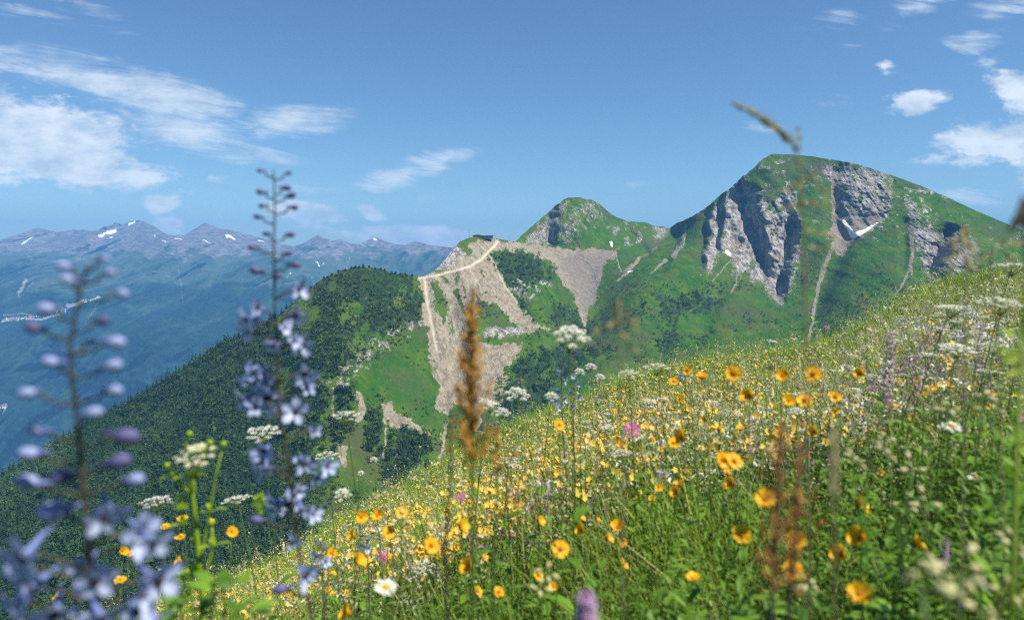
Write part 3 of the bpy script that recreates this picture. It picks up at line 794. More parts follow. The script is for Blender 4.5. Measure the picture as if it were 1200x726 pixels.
def lone_trees():
    protos = {}
    for kind in ('spruce', 'round'):
        e = bpy.data.objects.new('spruce_tree' if kind == 'spruce' else 'leafy_tree', None); col.objects.link(e)
        c = crown_mesh('crown', kind, 130, M_spruce if kind == 'spruce' else M_wood, 7); c.parent = e
        t = trunk_mesh(.7 if kind == 'spruce' else .4); t.parent = e
        protos[kind] = [e, (c, t), False]
    def put(kind, p, h, w, label, cat, group):
        e, parts, used = protos[kind]
        if used:
            r = e.copy(); col.objects.link(r)
            for q in parts:
                c = q.copy(); col.objects.link(c); c.parent = r
        else:
            r = e; protos[kind][2] = True
        r.location = p; r.scale = (w, w, h); r.rotation_euler = (0, 0, random.random() * 6.28)
        tag(r, label, cat, group)
    # trees along the wooded ridge's outline, where single tops show against the valley
    xs = [v for v in np.cumsum(np.concatenate([[4], 4.0 + 4.5 * rng.random(78)]))]
    for x in xs:
        if x > 486: break
        p = Vector(midV[1 + int(rng.integers(0, 3)), int(np.argmin(np.abs(midPX[0] - x)))]); p.z -= .8
        left = x < 345
        h = (11 + 7 * random.random()) * (1.0 if left else .5)
        if left:
            put('spruce', p, h, h * .85, 'dark spruce on the left ridge skyline ' + ('left of the close larkspur stem' if x < 85 else 'between the close larkspur and the lime plant' if x < 200 else 'above the lime plant' if x < 260 else 'left of the middle larkspur' if x < 325 else 'right of the middle larkspur'), 'spruce', 'spruces along the left ridge skyline')
        else:
            put('round', p, h, h, 'small round tree on the top edge of the rounded wooded hill', 'tree', 'trees on the rounded hill top')
    for (x, y, w, h, n, gl) in ((438, 508, 9, 24, 22, 'the narrow dark grove between the two pale scars'), (478, 530, 24, 18, 34, 'the broad dark grove at the meadow edge'), (404, 466, 9, 9, 10, 'the small grove at the corner of the green bowl'), (398, 505, 14, 14, 14, 'the grove behind the arched white umbel')):
        for k in range(n):
            p = mid_point(x + random.uniform(-w, w), y + random.uniform(-h, h)); p.z -= .8
            hh = 10 + 5 * random.random()
            put('round', p, hh, hh * .95, 'dark leafy tree in ' + gl, 'tree', 'trees of ' + gl)


lone_trees()

# ---------------------------------------------------------------- lift station, pylons and the village far below
def box_np(V, F, c, s, top=1.0):
    b = len(V); x, y, z = c; a, d, h = s[0] / 2, s[1] / 2, s[2]
    V += [(x - a, y - d, z), (x + a, y - d, z), (x + a, y + d, z), (x - a, y + d, z), (x - a * top, y - d * top, z + h), (x + a * top, y - d * top, z + h), (x + a * top, y + d * top, z + h), (x - a * top, y + d * top, z + h)]
    F += [(b, b + 3, b + 2, b + 1), (b + 4, b + 5, b + 6, b + 7), (b, b + 1, b + 5, b + 4), (b + 1, b + 2, b + 6, b + 5), (b + 2, b + 3, b + 7, b + 6), (b + 3, b, b + 4, b + 7)]


def box_part(name, boxes, mat, parent):
    V, F = [], []
    for bx in boxes: box_np(V, F, *bx)
    o = mesh_np(name, np.array(V, float), np.array(F), [mat]); o.parent = parent
    return o


def empty(name, loc, label=None, cat=None, group=None, rz=0):
    e = bpy.data.objects.new(name, None); col.objects.link(e); e.location = loc; e.rotation_euler = (0, 0, rz); e.empty_display_size = .1
    return tag(e, label, cat, group)


def copy_tree(o, parent=None):
    c = o.copy(); col.objects.link(c); c.parent = parent
    for ch in o.children: copy_tree(ch, c)
    return c


M_conc = finish(*new_mat('station wall'), (0.32, 0.30, 0.28), 0.8)
M_dark = finish(*new_mat('dark metal'), (0.07, 0.08, 0.09), 0.5)
M_steel = finish(*new_mat('grey steel'), (0.30, 0.31, 0.33), 0.5)
M_white = finish(*new_mat('white plaster'), (0.72, 0.68, 0.62), 0.8)
M_redroof = finish(*new_mat('roof sheet'), (0.26, 0.12, 0.08), 0.7)
p = mid_point(566, 278.5); p.z -= 3
st = empty('lift_station', p, 'low flat-roofed lift station on top of the bare ridge', 'lift station')
box_part('wall', [((0, 0, 0), (62, 16, 9)), ((-18, 2, 9.0), (16, 10, 3))], M_conc, st)
box_part('roof', [((0, 0, 9.02), (72, 22, 1.4)), ((-18, 2, 12.02), (20, 13, .8))], M_dark, st)
for k in range(5): box_part('window', [((-24 + k * 12, -8.1, 3), (8, .25, 3.4))], M_dark, st)
pyl = None
for k, (x, y, h, lab) in enumerate(((550, 279, 28, 'tall thin grey mast beside the lift station on the ridge top'), (597, 283, 20, 'grey lift pylon right of the lift station on the bare ridge'), (540, 285, 12, 'short lift pylon low on the rocks left of the lift station'), (533, 292, 11, 'lowest lift pylon on the grey rocks left of the station'), (744, 261, 13, 'lift pylon on the green saddle behind the green peak'), (782, 267, 11, 'small pylon on the reddish notch between the two peaks'))):
    p = mid_point(x, y); p.z -= 2
    if pyl is None:
        e = pyl = empty('lift_pylon', p)
        box_part('mast', [((0, 0, 0), (.09, .09, 1), .55)], M_steel, e); box_part('crossarm', [((0, 0, .95), (.36, .05, .03))], M_steel, e)
    else:
        e = copy_tree(pyl); e.location = p
    e.scale = (h * .62, h * .62, h); tag(e, lab, 'pylon', 'lift pylons along the ridge')


def far_point(px, py):
    j = int(np.argmin(np.abs(farPX[0] - px))); i = int(np.argmin(np.abs(farPY[:, j] - py)))
    return Vector(farV[i, j])


house = empty('mountain_house', (0, 0, 0))
box_part('wall', [((0, 0, -6), (1, .6, 6.62))], M_white, house)
V = [(-.55, -.36, .62), (.55, -.36, .62), (.55, .36, .62), (-.55, .36, .62), (-.55, 0, .9), (.55, 0, .9)]
o = bpy.data.meshes.new('roof'); o.from_pydata(V, [], [(0, 1, 5, 4), (2, 3, 4, 5), (0, 4, 3), (1, 2, 5), (0, 3, 2, 1)]); o.materials.append(M_redroof)
o = bpy.data.objects.new('roof', o); col.objects.link(o); o.parent = house
first = True
for (x0, y0, x1, y1, n, lab, grp) in ((2, 376, 46, 373, 22, 'pale building in the resort village on the far bench at left', 'buildings of the left village'), (50, 373, 92, 356, 12, 'pale building strung along the bright road across the far slope', 'buildings along the far road'), (96, 353, 118, 348, 6, 'pale building at the upper end of the bright far road', 'buildings at the upper road end'), (0, 478, 8, 474, 6, 'pale building low in the valley at the left edge', 'buildings in the valley bottom')):
    for k in range(n):
        t = random.random()
        p = far_point(x0 + (x1 - x0) * t, y0 + (y1 - y0) * t + random.gauss(0, 1.3))
        e = house if first else copy_tree(house); first = False
        e.location = p; w = random.uniform(18, 42); e.scale = (w, w, random.uniform(14, 26)); e.rotation_euler = (0, 0, random.uniform(-.6, .6))
        tag(e, lab, 'building', grp)

# ---------------------------------------------------------------- the meadow: ground sheet
CAMH = 0.82
# where the meadow's own edge against the view beyond lies, seen from the camera: (photo x, photo y of the bare ground edge)
EDGE_RISE = 8.0
EDGE = np.array([(-500, 1010), (-300, 915), (-100, 800), (50, 742), (150, 712), (250, 676), (330, 643), (385, 610), (430, 584), (480, 559), (520, 541), (560, 519), (610, 494), (660, 476), (700, 460), (740, 441), (790, 427), (840, 418), (900, 411), (960, 404), (1000, 386), (1050, 354), (1100, 330), (1150, 317), (1200, 308), (1300, 290), (1500, 230), (1800, 150)], float)
_ex, _ez = ray(EDGE[:, 0], EDGE[:, 1] - EDGE_RISE * sstep(420, 620, EDGE[:, 0]) * sstep(1250, 1080, EDGE[:, 0]))
_aa = np.linspace(-1.5, 1.6, 400); _mm = np.interp(_aa, _ex, _ez)
_k = np.exp(-np.linspace(-2, 2, 17) ** 2); _k /= _k.sum()
_mm[8:-8] = np.convolve(_mm, _k, 'valid')


def ground(x, y):
    x = np.asarray(x, float); y = np.asarray(y, float)
    ys = np.maximum(y, 0.3)
    a = np.clip(x / ys, -1.5, 1.6)
    m = np.interp(a, _aa, _mm)
    plane = 0.41 * x - 0.31 * y
    w = sstep(0.3, 2.5, y)
    y0 = 30 + 10 * np.clip(a, -.6, 1.0)
    drop = 0.0075 * np.maximum(0, y - y0 * .62) ** 2 + 0.0 * a
    lift = CAMH * np.clip(y / y0, 0, 1) ** 1.5 * .9
    z = -CAMH + plane * (1 - w) + w * (m * y) + lift
    z = z + 0.05 * fbm(x / 1.7, y / 1.7, 3, 3) * sstep(.5, 3, y) + 0.20 * fbm(x / 6.5, y / 6.5, 3, 4) * sstep(4, 12, y)
    return z - np.minimum(drop, 0.7 * np.maximum(0, y - y0 * .62))


def build_meadow():
    aa = np.linspace(-1.5, 1.6, 260); yy = np.concatenate([np.linspace(.3, 4, 40), np.geomspace(4.1, 170, 120)])
    A, Y = np.meshgrid(aa, yy); X = A * Y
    V1 = np.stack([X, Y, ground(X, Y)], -1)
    # the ground round and behind the camera joins the fan
    yb = np.linspace(-12, .3, 30)
    Xb = aa[None] * .3 * (1 + (0.3 - yb[:, None]) * 6); Yb = np.repeat(yb[:, None], len(aa), 1)
    V0 = np.stack([Xb, Yb, ground(Xb, Yb)], -1)
    V = np.concatenate([V0[:-1], V1], 0)
    m, N = new_mat('meadow soil')
    g = N.n('ShaderNodeNewGeometry').outputs['Position']
    n = N.noise(g, 6.0, 5, .7); c = N.mix(N.ramp(n, .35, .65), (0.030, 0.055, 0.010), (0.085, 0.140, 0.022))
    finish(m, N, c, .95, n, .06, 1.0, spec=0)
    tag(mesh_np('meadow_ground', V.reshape(-1, 3), grid_faces(V.shape[0], V.shape[1]), [m], smooth=True), kind='structure')


build_meadow()
_ys = np.geomspace(.55, 75, 150)


def over_meadow(px, py, H):
    """where the line of sight through a pixel comes down to height H above the meadow; nan when it passes over"""
    px = np.atleast_1d(np.asarray(px, float)); py = np.atleast_1d(np.asarray(py, float)); H = np.broadcast_to(H, px.shape)
    rx, rz = ray(px, py)
    Z = rz[:, None] * _ys; G = ground(rx[:, None] * _ys, np.repeat(_ys[None], len(px), 0)) + H[:, None]
    hit = Z <= G
    k = np.argmax(hit, 1); ok = hit.any(1)
    y = _ys[k]; km = np.maximum(k - 1, 0)
    r = np.arange(len(px)); d1 = (Z - G)[r, k]; d0 = (Z - G)[r, km]
    t = np.where(k > 0, d0 / np.maximum(d0 - d1, 1e-9), 0)
    y = np.where(k > 0, _ys[km] + t * (_ys[k] - _ys[km]), y)
    y = np.where(ok, y, np.nan)
    return np.stack([rx * y, y, rz * y], -1)


# ---------------------------------------------------------------- grass and herb leaves (nobody could count them)
class MB:
    """collects small pieces into one mesh; faces may be tris or quads"""
    def __init__(s): s.V, s.F, s.T, s.M = [], [], [], []

    def add(s, V, F, t=.3, mi=0):
        b = len(s.V); s.V += [tuple(v) for v in V]; s.F += [tuple(i + b for i in f) for f in F]
        s.T += [t] * len(V) if np.isscalar(t) else list(t); s.M += [mi] * len(F)

    def tube(s, pts, rad, sides=5, t=.3, mi=0):
        pts = [Vector(p) for p in pts]; V, F = [], []
        for i, p in enumerate(pts):
            d = (pts[min(i + 1, len(pts) - 1)] - pts[max(i - 1, 0)])
            d = d.normalized() if d.length > 1e-9 else Vector((0, 0, 1))
            u = d.cross(Vector((1, 0, 0)) if abs(d.x) < .9 else Vector((0, 1, 0))).normalized(); v = d.cross(u)
            r = rad[i] if hasattr(rad, '__len__') else rad
            for k in range(sides):
                a = 2 * math.pi * k / sides; V.append(p + (u * math.cos(a) + v * math.sin(a)) * r)
        for i in range(len(pts) - 1):
            for k in range(sides):
                j = (k + 1) % sides; F.append((i * sides + k, i * sides + j, (i + 1) * sides + j, (i + 1) * sides + k))
        F.append(tuple(range((len(pts) - 1) * sides, len(pts) * sides)))
        s.add(V, F, t, mi)

    def leaf(s, base, d, length, width, up=Vector((0, 0, 1)), droop=.3, t=.3, mi=0, n=4, fold=.15, cup=0):
        """a pointed blade with a midrib fold"""
        base = Vector(base); d = Vector(d).normalized(); side = d.cross(Vector(up))
        side = side.normalized() if side.length > 1e-6 else Vector((1, 0, 0)); nrm = side.cross(d)
        V, F = [], []
        for i in range(n + 1):
            q = i / n; w = width * .5 * math.sin(math.pi * min(.97, q * .86 + .12)) ** .8
            c = base + d * length * q - Vector(up) * droop * length * q * q
            V += [c - side * w + nrm * (fold * w + cup * w), c, c + side * w + nrm * (fold * w + cup * w)]
        for i in range(n):
            b = i * 3; F += [(b, b + 1, b + 4, b + 3), (b + 1, b + 2, b + 5, b + 4)]
        s.add(V, F, t, mi)

    def ball(s, c, r, t=.3, mi=0, seg=6, rings=4, sc=(1, 1, 1), rot=None):
        V, F = [], []; c = Vector(c)
        for i in range(1, rings):
            th = math.pi * i / rings
            for k in range(seg):
                a = 2 * math.pi * k / seg
                p = Vector((math.sin(th) * math.cos(a) * r * sc[0], math.sin(th) * math.sin(a) * r * sc[1], math.cos(th) * r * sc[2]))
                V.append(c + (rot @ p if rot else p))
        n = len(V); a_, b_ = Vector((0, 0, r * sc[2])), Vector((0, 0, -r * sc[2]))
        V += [c + (rot @ a_ if rot else a_), c + (rot @ b_ if rot else b_)]
        for i in range(rings - 2):
            for k in range(seg):
                j = (k + 1) % seg; F.append((i * seg + k, (i + 1) * seg + k, (i + 1) * seg + j, i * seg + j))
        for k in range(seg):
            j = (k + 1) % seg; F.append((n, k, j)); F.append((n + 1, (rings - 2) * seg + j, (rings - 2) * seg + k))
        s.add(V, F, t, mi)

    def tris(s):
        F, M = [], []
        for f, m in zip(s.F, s.M):
            for k in range(1, len(f) - 1): F.append((f[0], f[k], f[k + 1])); M.append(m)
        return np.array(s.V, float), np.array(F), np.array(s.T, float), np.array(M)

    def build(s, name, mats, parent=None, smooth=True):
        me = bpy.data.meshes.new(name); me.from_pydata(s.V, [], s.F)
        for m in (mats if isinstance(mats, (list, tuple)) else [mats]): me.materials.append(m)
        me.polygons.foreach_set('material_index', s.M); me.polygons.foreach_set('use_smooth', [smooth] * len(s.F))
        me.attributes.new('tint', 'FLOAT', 'POINT').data.foreach_set('value', [float(x) for x in s.T])
        me.update(); o = bpy.data.objects.new(name, me); col.objects.link(o); o.parent = parent
        return o


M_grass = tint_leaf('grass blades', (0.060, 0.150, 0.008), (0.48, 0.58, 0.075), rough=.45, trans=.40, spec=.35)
M_leaf = tint_leaf('herb leaves', (0.040, 0.125, 0.009), (0.210, 0.360, 0.030), rough=.5, trans=.32, spec=.3)
M_straw = tint_leaf('dry stalks', (0.26, 0.22, 0.09), (0.60, 0.52, 0.28), rough=.6, trans=.3)
M_cream = tint_leaf('cream seed heads', (0.34, 0.36, 0.20), (0.72, 0.68, 0.50), rough=.7, trans=.2)
M_yellow = tint_leaf('yellow petals', (0.80, 0.36, 0.010), (0.88, 0.60, 0.020), rough=.5, trans=.35)
M_lemon = tint_leaf('small yellow petals', (0.72, 0.38, 0.02), (0.86, 0.68, 0.12), rough=.5, trans=.3)
M_campion = tint_leaf('inflated pale buds', (0.38, 0.38, 0.10), (0.68, 0.62, 0.34), rough=.55, trans=.3)
M_palebud = tint_leaf('pale larkspur buds', (0.11, 0.15, 0.38), (0.48, 0.54, 0.76), rough=.5, trans=.15)
M_dockseed = tint_leaf('dock seeds', (0.26, 0.12, 0.020), (0.72, 0.38, 0.06), rough=.7, trans=.35)
M_dockred = tint_leaf('reddish dock seeds', (0.32, 0.13, 0.03), (0.68, 0.36, 0.12), rough=.7, trans=.35)
M_orange = tint_leaf('orange florets', (0.42, 0.12, 0.010), (0.70, 0.30, 0.015), rough=.8, trans=.1)
M_whitep = tint_leaf('white florets', (0.55, 0.55, 0.42), (0.82, 0.81, 0.72), rough=.6, trans=.25)
M_mauve = tint_leaf('mauve florets', (0.26, 0.12, 0.27), (0.50, 0.34, 0.50), rough=.6, trans=.25)
M_magenta = tint_leaf('magenta petals', (0.38, 0.05, 0.25), (0.62, 0.18, 0.45), rough=.5, trans=.3)
M_blue = tint_leaf('blue petals', (0.13, 0.19, 0.50), (0.64, 0.70, 0.91), rough=.45, trans=.35)
M_bud = tint_leaf('blue buds', (0.06, 0.06, 0.14), (0.17, 0.17, 0.36), rough=.5, trans=.15)
M_eye = finish(*new_mat('dark flower eye'), (0.035, 0.020, 0.022), .8)
M_rust = tint_leaf('rusty seeds', (0.20, 0.055, 0.010), (0.60, 0.25, 0.035), rough=.7, trans=.3)
M_stalk = tint_leaf('flower stalks', (0.045, 0.095, 0.014), (0.15, 0.22, 0.040), rough=.5, trans=.1, spec=.3)
M_lime = tint_leaf('lime green buds', (0.18, 0.34, 0.012), (0.38, 0.52, 0.03), rough=.5, trans=.35)
M_purpstalk = tint_leaf('purplish stalks', (0.05, 0.045, 0.04), (0.12, 0.12, 0.07), rough=.5, trans=.05)


def grass_tuft(rs, n, H, W, segs):
    m = MB()
    for i in range(n):
        a = rs.random() * 6.283; r = .07 * rs.random() ** .5
        b = np.array((math.cos(a * 3) * r, math.sin(a * 3) * r, -.02)); h = H * (.45 + .6 * rs.random()); lean = .12 + .95 * rs.random() ** 1.6
        w = W * (.6 + .7 * rs.random()); V = []; da = np.array((math.cos(a), math.sin(a), 0)); sd = np.array((-math.sin(a), math.cos(a), 0))
        for k in range(segs + 1):
            q = k / segs; c = b + da * h * lean * q ** 1.8 + np.array((0, 0, h * (q - .22 * lean * q * q)))
            ww = w * .5 * (1 - q ** 1.6)
            V += [c - sd * ww, c + sd * ww] if k < segs else [c]
        F = [(2 * k, 2 * k + 1, 2 * k + 3, 2 * k + 2) for k in range(segs - 1)] + [(2 * segs - 2, 2 * segs - 1, 2 * segs)]
        t0 = rs.random() * .7
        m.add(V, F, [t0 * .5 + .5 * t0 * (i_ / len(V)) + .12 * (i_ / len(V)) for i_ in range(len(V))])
    return m.tris()


def herb(rs, nl, H, L, W, segs=2, lush=0):
    """an upright leafy stem with narrow leaves"""
    m = MB(); ph = rs.random() * 6.28; lx, ly = rs.normal(size=2) * .12 * H
    for i in range(nl):
        q = .12 + .88 * (i + rs.random()) / nl; z = H * q; c = Vector((lx * q, ly * q, z)); a = ph + i * 2.4
        d = Vector((math.cos(a), math.sin(a), .25 + .7 * q)); l = L * (.6 + .6 * rs.random()) * (1.15 - .6 * q)
        m.leaf(c, d, l, W * (.7 + .5 * rs.random()), droop=.35, t=.15 + .55 * rs.random() * (.5 + .5 * q), n=segs, fold=.2)
    m.add([(-.0016, 0, 0), (.0016, 0, 0), (lx + .001, ly, H), (lx - .001, ly, H)], [(0, 1, 2, 3)], .4)
    return m.tris()


def seedtop(rs, H, n, s, spread, mi_col, loose=1.0):
    """a thin stalk with a head of small specks"""
    m = MB(); lx, ly = rs.normal(size=2) * .15 * H
    m.add([(-.0012, 0, 0), (.0012, 0, 0), (lx * .3 + .0012, ly * .3, H * .5), (lx + .0008, ly, H), (lx * .3 - .0012, ly * .3, H * .5)], [(0, 1, 2, 4), (4, 2, 3)], .45, 0)
    for i in range(n):
        q = rs.random(); c = Vector((lx, ly, H)) + Vector((rs.normal() * spread, rs.normal() * spread, -q * H * .28 * loose + rs.random() * spread))
        d = rs.normal(size=(3, 3)) * s
        m.add([c + Vector(x) for x in d], [(0, 1, 2)], .2 + .8 * rs.random(), mi_col)
    return m.tris()


def small_flower(rs, H, s, petals, mi_col, up=.75, n=1, spread=.03):
    """small flower heads on one branching stalk, petals as wedges round an eye"""
    m = MB(); lx, ly = rs.normal(size=2) * .12 * H
    m.add([(-.0013, 0, 0), (.0013, 0, 0), (lx * .4, ly * .4, H * .55), (lx, ly, H - .002)], [(0, 1, 2), (0, 2, 3)], .4, 0)
    for k in range(n):
        c = Vector((lx, ly, H)) + (Vector((rs.normal() * spread, rs.normal() * spread, -abs(rs.normal()) * spread)) if k else Vector((0, 0, 0)))
        nrm = Vector((rs.normal() * .5 + .2, rs.normal() * .5 - .35, up)).normalized(); u = nrm.orthogonal().normalized(); v = nrm.cross(u)
        V = [c]; r = s * (.8 + .4 * rs.random())
        for i in range(petals * 2):
            a = math.pi * i / petals; q = r if i % 2 == 0 else r * .72
            V.append(c + (u * math.cos(a) + v * math.sin(a)) * q + nrm * r * .18)
        m.add(V, [(0, 1 + i, 1 + (i + 1) % (petals * 2)) for i in range(petals * 2)], .35 + .6 * rs.random(), mi_col)
    return m.tris()


def spots(n, ylo, yhi, power=1.0, alo=-.95, ahi=.95):
    """random places in the wedge of meadow ahead of the camera"""
    u = rng.random(n)
    e = 2 - power
    y = (ylo ** e + u * (yhi ** e - ylo ** e)) ** (1 / e) if abs(e) > 1e-6 else ylo * (yhi / ylo) ** u
    a = alo + (ahi - alo) * rng.random(n)
    x = a * y
    return np.stack([x, y, ground(x, y)], -1), a


def stuff_mesh(name, templates, P, scale, tint, mats, label, cat, tilt=.15, zs=None):
    n = len(P)
    V, F, T, MI = scatter(templates, P, rng.random(n) * 6.283, scale, tint, tilt=rng.normal(size=(n, 2)) * tilt, zscale=zs)
    return tag(mesh_np(name, V, F, mats, mi=MI, attrs={'tint': T}), label, cat, kind='stuff')


def clump(P):
    """patches of taller and lower growth"""
    n = fbm(P[:, 0] / .55, P[:, 1] / .55, 3, 141) + .6 * fbm(P[:, 0] / 2.3, P[:, 1] / 2.3, 2, 151)
    return np.clip((.86 + .5 * n), .45, 1.12)


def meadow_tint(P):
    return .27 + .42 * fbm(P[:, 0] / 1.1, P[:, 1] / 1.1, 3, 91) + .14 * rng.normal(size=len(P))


def build_grass():
    rs = np.random.default_rng(21)
    near = [grass_tuft(rs, 14, .47, .0050, 5) for _ in range(8)]
    midg = [grass_tuft(rs, 9, .42, .0085, 3) for _ in range(6)]
    farg = [grass_tuft(rs, 7, .42, .020, 2) for _ in range(5)]
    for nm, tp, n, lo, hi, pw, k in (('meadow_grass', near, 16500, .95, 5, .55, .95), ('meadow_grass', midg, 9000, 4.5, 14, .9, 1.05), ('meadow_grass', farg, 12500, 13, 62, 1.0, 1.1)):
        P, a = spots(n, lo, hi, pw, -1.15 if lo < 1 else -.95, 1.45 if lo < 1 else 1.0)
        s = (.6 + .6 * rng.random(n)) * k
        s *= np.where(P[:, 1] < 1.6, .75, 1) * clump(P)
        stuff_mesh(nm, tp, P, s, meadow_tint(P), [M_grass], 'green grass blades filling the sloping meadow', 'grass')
    near = [herb(rs, 28, .44, .060, .0095) for _ in range(7)] + [herb(rs, 20, .42, .085, .013) for _ in range(3)]
    midh = [herb(rs, 16, .40, .065, .020, 1) for _ in range(6)]
    farh = [herb(rs, 9, .40, .12, .05, 1) for _ in range(5)]
    for tp, n, lo, hi, pw, k in ((near, 12500, .95, 5.5, .6, 1.0), (midh, 12000, 5, 15, .9, 1.05), (farh, 12000, 14, 62, 1.0, 1.15)):
        P, a = spots(n, lo, hi, pw, -1.15 if lo < 1 else -.95, 1.45 if lo < 1 else 1.0)
        s = (.55 + .55 * rng.random(n)) * k * clump(P[:, [1, 0, 2]] + 5)
        stuff_mesh('herb_leaves', tp, P, s, meadow_tint(P) + .04, [M_leaf], 'dense leafy herbs between the grasses of the meadow', 'ground cover')
    big = []
    for _ in range(3):
        m = MB()
        for i in range(5):
            a = i * 1.26 + rs.random(); m.leaf((0, 0, .02), (math.cos(a), math.sin(a), .9), .19, .075, droop=.5, t=.4 + .3 * rs.random(), n=4, fold=.25)
        big.append(m.tris())
    P, a = spots(900, 1.3, 5.5, .5, -.5, .9)
    stuff_mesh('herb_leaves', big, P + np.array((0, 0, .10)), .5 + .6 * rng.random(900), meadow_tint(P) + .1, [M_leaf], 'broad low leaves at the foot of the near meadow plants', 'ground cover')
    dry = [grass_tuft(rs, 4, .55, .0032, 4) for _ in range(6)]
    P, a = spots(1700, 1.1, 9, .6)
    stuff_mesh('dry_grass', dry, P, .6 + .5 * rng.random(1700), .2 + .6 * rng.random(1700), [M_straw], 'bent dry straw blades tangled in the green meadow', 'dry grass', tilt=.5)
    st = [seedtop(rs, .62, 16, .0050, .010, 1, 1.0) for _ in range(6)]
    P, a = spots(2600, 1.8, 7, .6)
    stuff_mesh('seed_grass', st, P, .7 + .5 * rng.random(2600), .2 + .5 * rng.random(2600), [M_straw, M_straw], 'thin straw coloured grass stalks with seed heads', 'grass')
    tall = [grass_tuft(rs, 5, .95, .010, 4) for _ in range(5)] + [seedtop(rs, .95, 14, .012, .016, 0, 1.0) for _ in range(4)] + [herb(rs, 16, .85, .10, .024, 2) for _ in range(4)]
    P, a = spots(1500, 5.5, 34, .9)
    stuff_mesh('tall_grass', tall, P, .6 + .35 * rng.random(1500), meadow_tint(P) + .1, [M_grass], 'taller loose grasses and stems standing above the meadow', 'grass', tilt=.22)
    st = [seedtop(rs, .60, 9, .013, .018, 1, .8) for _ in range(6)]
    P, a = spots(2600, 7, 40, .9)
    stuff_mesh('seed_grass', st, P, .7 + .5 * rng.random(2600), .2 + .5 * rng.random(2600), [M_straw, M_straw], 'pale seed grass heads over the farther meadow', 'grass')


build_grass()

# ---------------------------------------------------------------- the mass of small flowers
def view_spots(poly, n, H0, H1, dmin=2.0, warp=8):
    """places on the meadow whose plant tops fill an area of the view"""
    P = np.array(poly, float); out = []; tries = 0
    while sum(len(o) for o in out) < n and tries < 30:
        tries += 1
        px = P[:, 0].min() + rng.random(n * 2) * np.ptp(P[:, 0]); py = P[:, 1].min() + rng.random(n * 2) * np.ptp(P[:, 1])
        k = rng.random(n * 2) < inpoly(px, py, poly, 6, warp, 30, 7); px, py = px[k], py[k]
        H = H0 + (H1 - H0) * rng.random(len(px)); Q = over_meadow(px, py, H); ok = ~np.isnan(Q[:, 0]) & (Q[:, 1] > dmin) & (Q[:, 1] < 62)
        Q = Q[ok]; H = H[ok]; Q[:, 2] -= H
        out.append(np.concatenate([Q, H[:, None]], 1))
    A = np.concatenate(out)[:n]
    return A[:, :3], A[:, 3]


Y_AREAS = [([(300, 640), (380, 590), (440, 560), (520, 520), (600, 500), (640, 540), (600, 600), (520, 660), (400, 680), (330, 720), (180, 726), (180, 690)], 1700),
           ([(600, 500), (700, 450), (780, 430), (860, 408), (960, 402), (965, 425), (900, 440), (840, 470), (740, 520), (640, 550)], 1500),
           ([(520, 560), (700, 500), (900, 450), (1000, 440), (1000, 520), (800, 560), (600, 620), (500, 650)], 1000),
           ([(960, 420), (1200, 340), (1200, 560), (960, 560)], 300), ([(180, 640), (330, 650), (330, 726), (180, 726)], 250), ([(385, 620), (420, 585), (480, 575), (500, 600), (460, 640), (400, 660)], 420)]


TALL_SPOTS = None


def build_small_flowers():
    rs = np.random.default_rng(33)
    def many(name, tps_, areas, H0, H1, mats, label, cat, s0=1.0, dmin=2.2, grow=True):
        PP, HH = [], []
        for poly, n in areas:
            P, H = view_spots(poly, n, H0, H1, dmin); PP.append(P); HH.append(H)
        P, H = np.concatenate(PP), np.concatenate(HH); n = len(P)
        d = P[:, 1]; sc = s0 * (.75 + .5 * rng.random(n)) * (np.clip(d / 9, 1, 1.5) if grow else 1)
        stuff_mesh(name, tps_, P, sc, .25 * rng.random(n), mats, label, cat, tilt=.10, zs=H / .5)
    yl = [small_flower(rs, .5, .014, 5, 1, n=1 + k % 3, spread=.022) for k in range(8)]
    many('yellow_flowers', yl, Y_AREAS, .28, .52, [M_stalk, M_lemon], 'countless small yellow flowers over the middle and left slope', 'flowers', .80)
    allm = [(210, 726), (400, 600), (560, 530), (740, 450), (960, 400), (1100, 345), (1200, 310), (1200, 560), (700, 640), (400, 726)]
    right = [(640, 500), (760, 440), (960, 395), (1100, 340), (1200, 305), (1200, 520), (940, 540), (760, 560)]
    cr = [seedtop(rs, .5, 13, .0055, .014, 1, 1.0) for _ in range(7)]
    many('cream_flowers', cr, [(allm, 1300), (right, 1500)], .25, .5, [M_stalk, M_cream], 'tiny cream flower specks all through the meadow', 'flowers', 1.0)
    wh = [seedtop(rs, .5, 18, .0065, .022, 1, .12) for _ in range(6)]
    many('white_flowers', wh, [(right, 170), (allm, 130), ([(1000, 380), (1100, 340), (1200, 305), (1200, 420)], 160)], .32, .55, [M_stalk, M_whitep], 'small flat white flower heads farther up the slope', 'flowers', 1.0)
    mv = [seedtop(rs, .5, 14, .0060, .012, 1, .5) for _ in range(6)]
    many('mauve_flowers', mv, [([(930, 420), (1010, 375), (1120, 340), (1180, 360), (1130, 430), (960, 460)], 520), ([(560, 560), (640, 520), (700, 560), (620, 640), (480, 650)], 160), ([(380, 570), (460, 560), (480, 680), (400, 680)], 90), (right, 260)], .28, .5, [M_stalk, M_mauve], 'small mauve flowers scattered in the meadow', 'flowers', 1.0)
    bl = [seedtop(rs, .5, 12, .0055, .008, 1, .8) for _ in range(4)]
    many('blue_flowers', bl, [([(380, 570), (520, 520), (540, 560), (420, 660), (360, 660)], 110), ([(640, 500), (820, 440), (860, 460), (700, 540)], 60)], .3, .55, [M_stalk, M_blue], 'small blue flowers on the left part of the slope', 'flowers', 1.0)


build_small_flowers()

# ---------------------------------------------------------------- single flowers: meshes shared by their copies
def data_of(mb, name, mats, smooth=True):
    o = mb.build(name, mats, smooth=smooth); me = o.data; bpy.data.objects.remove(o); return me


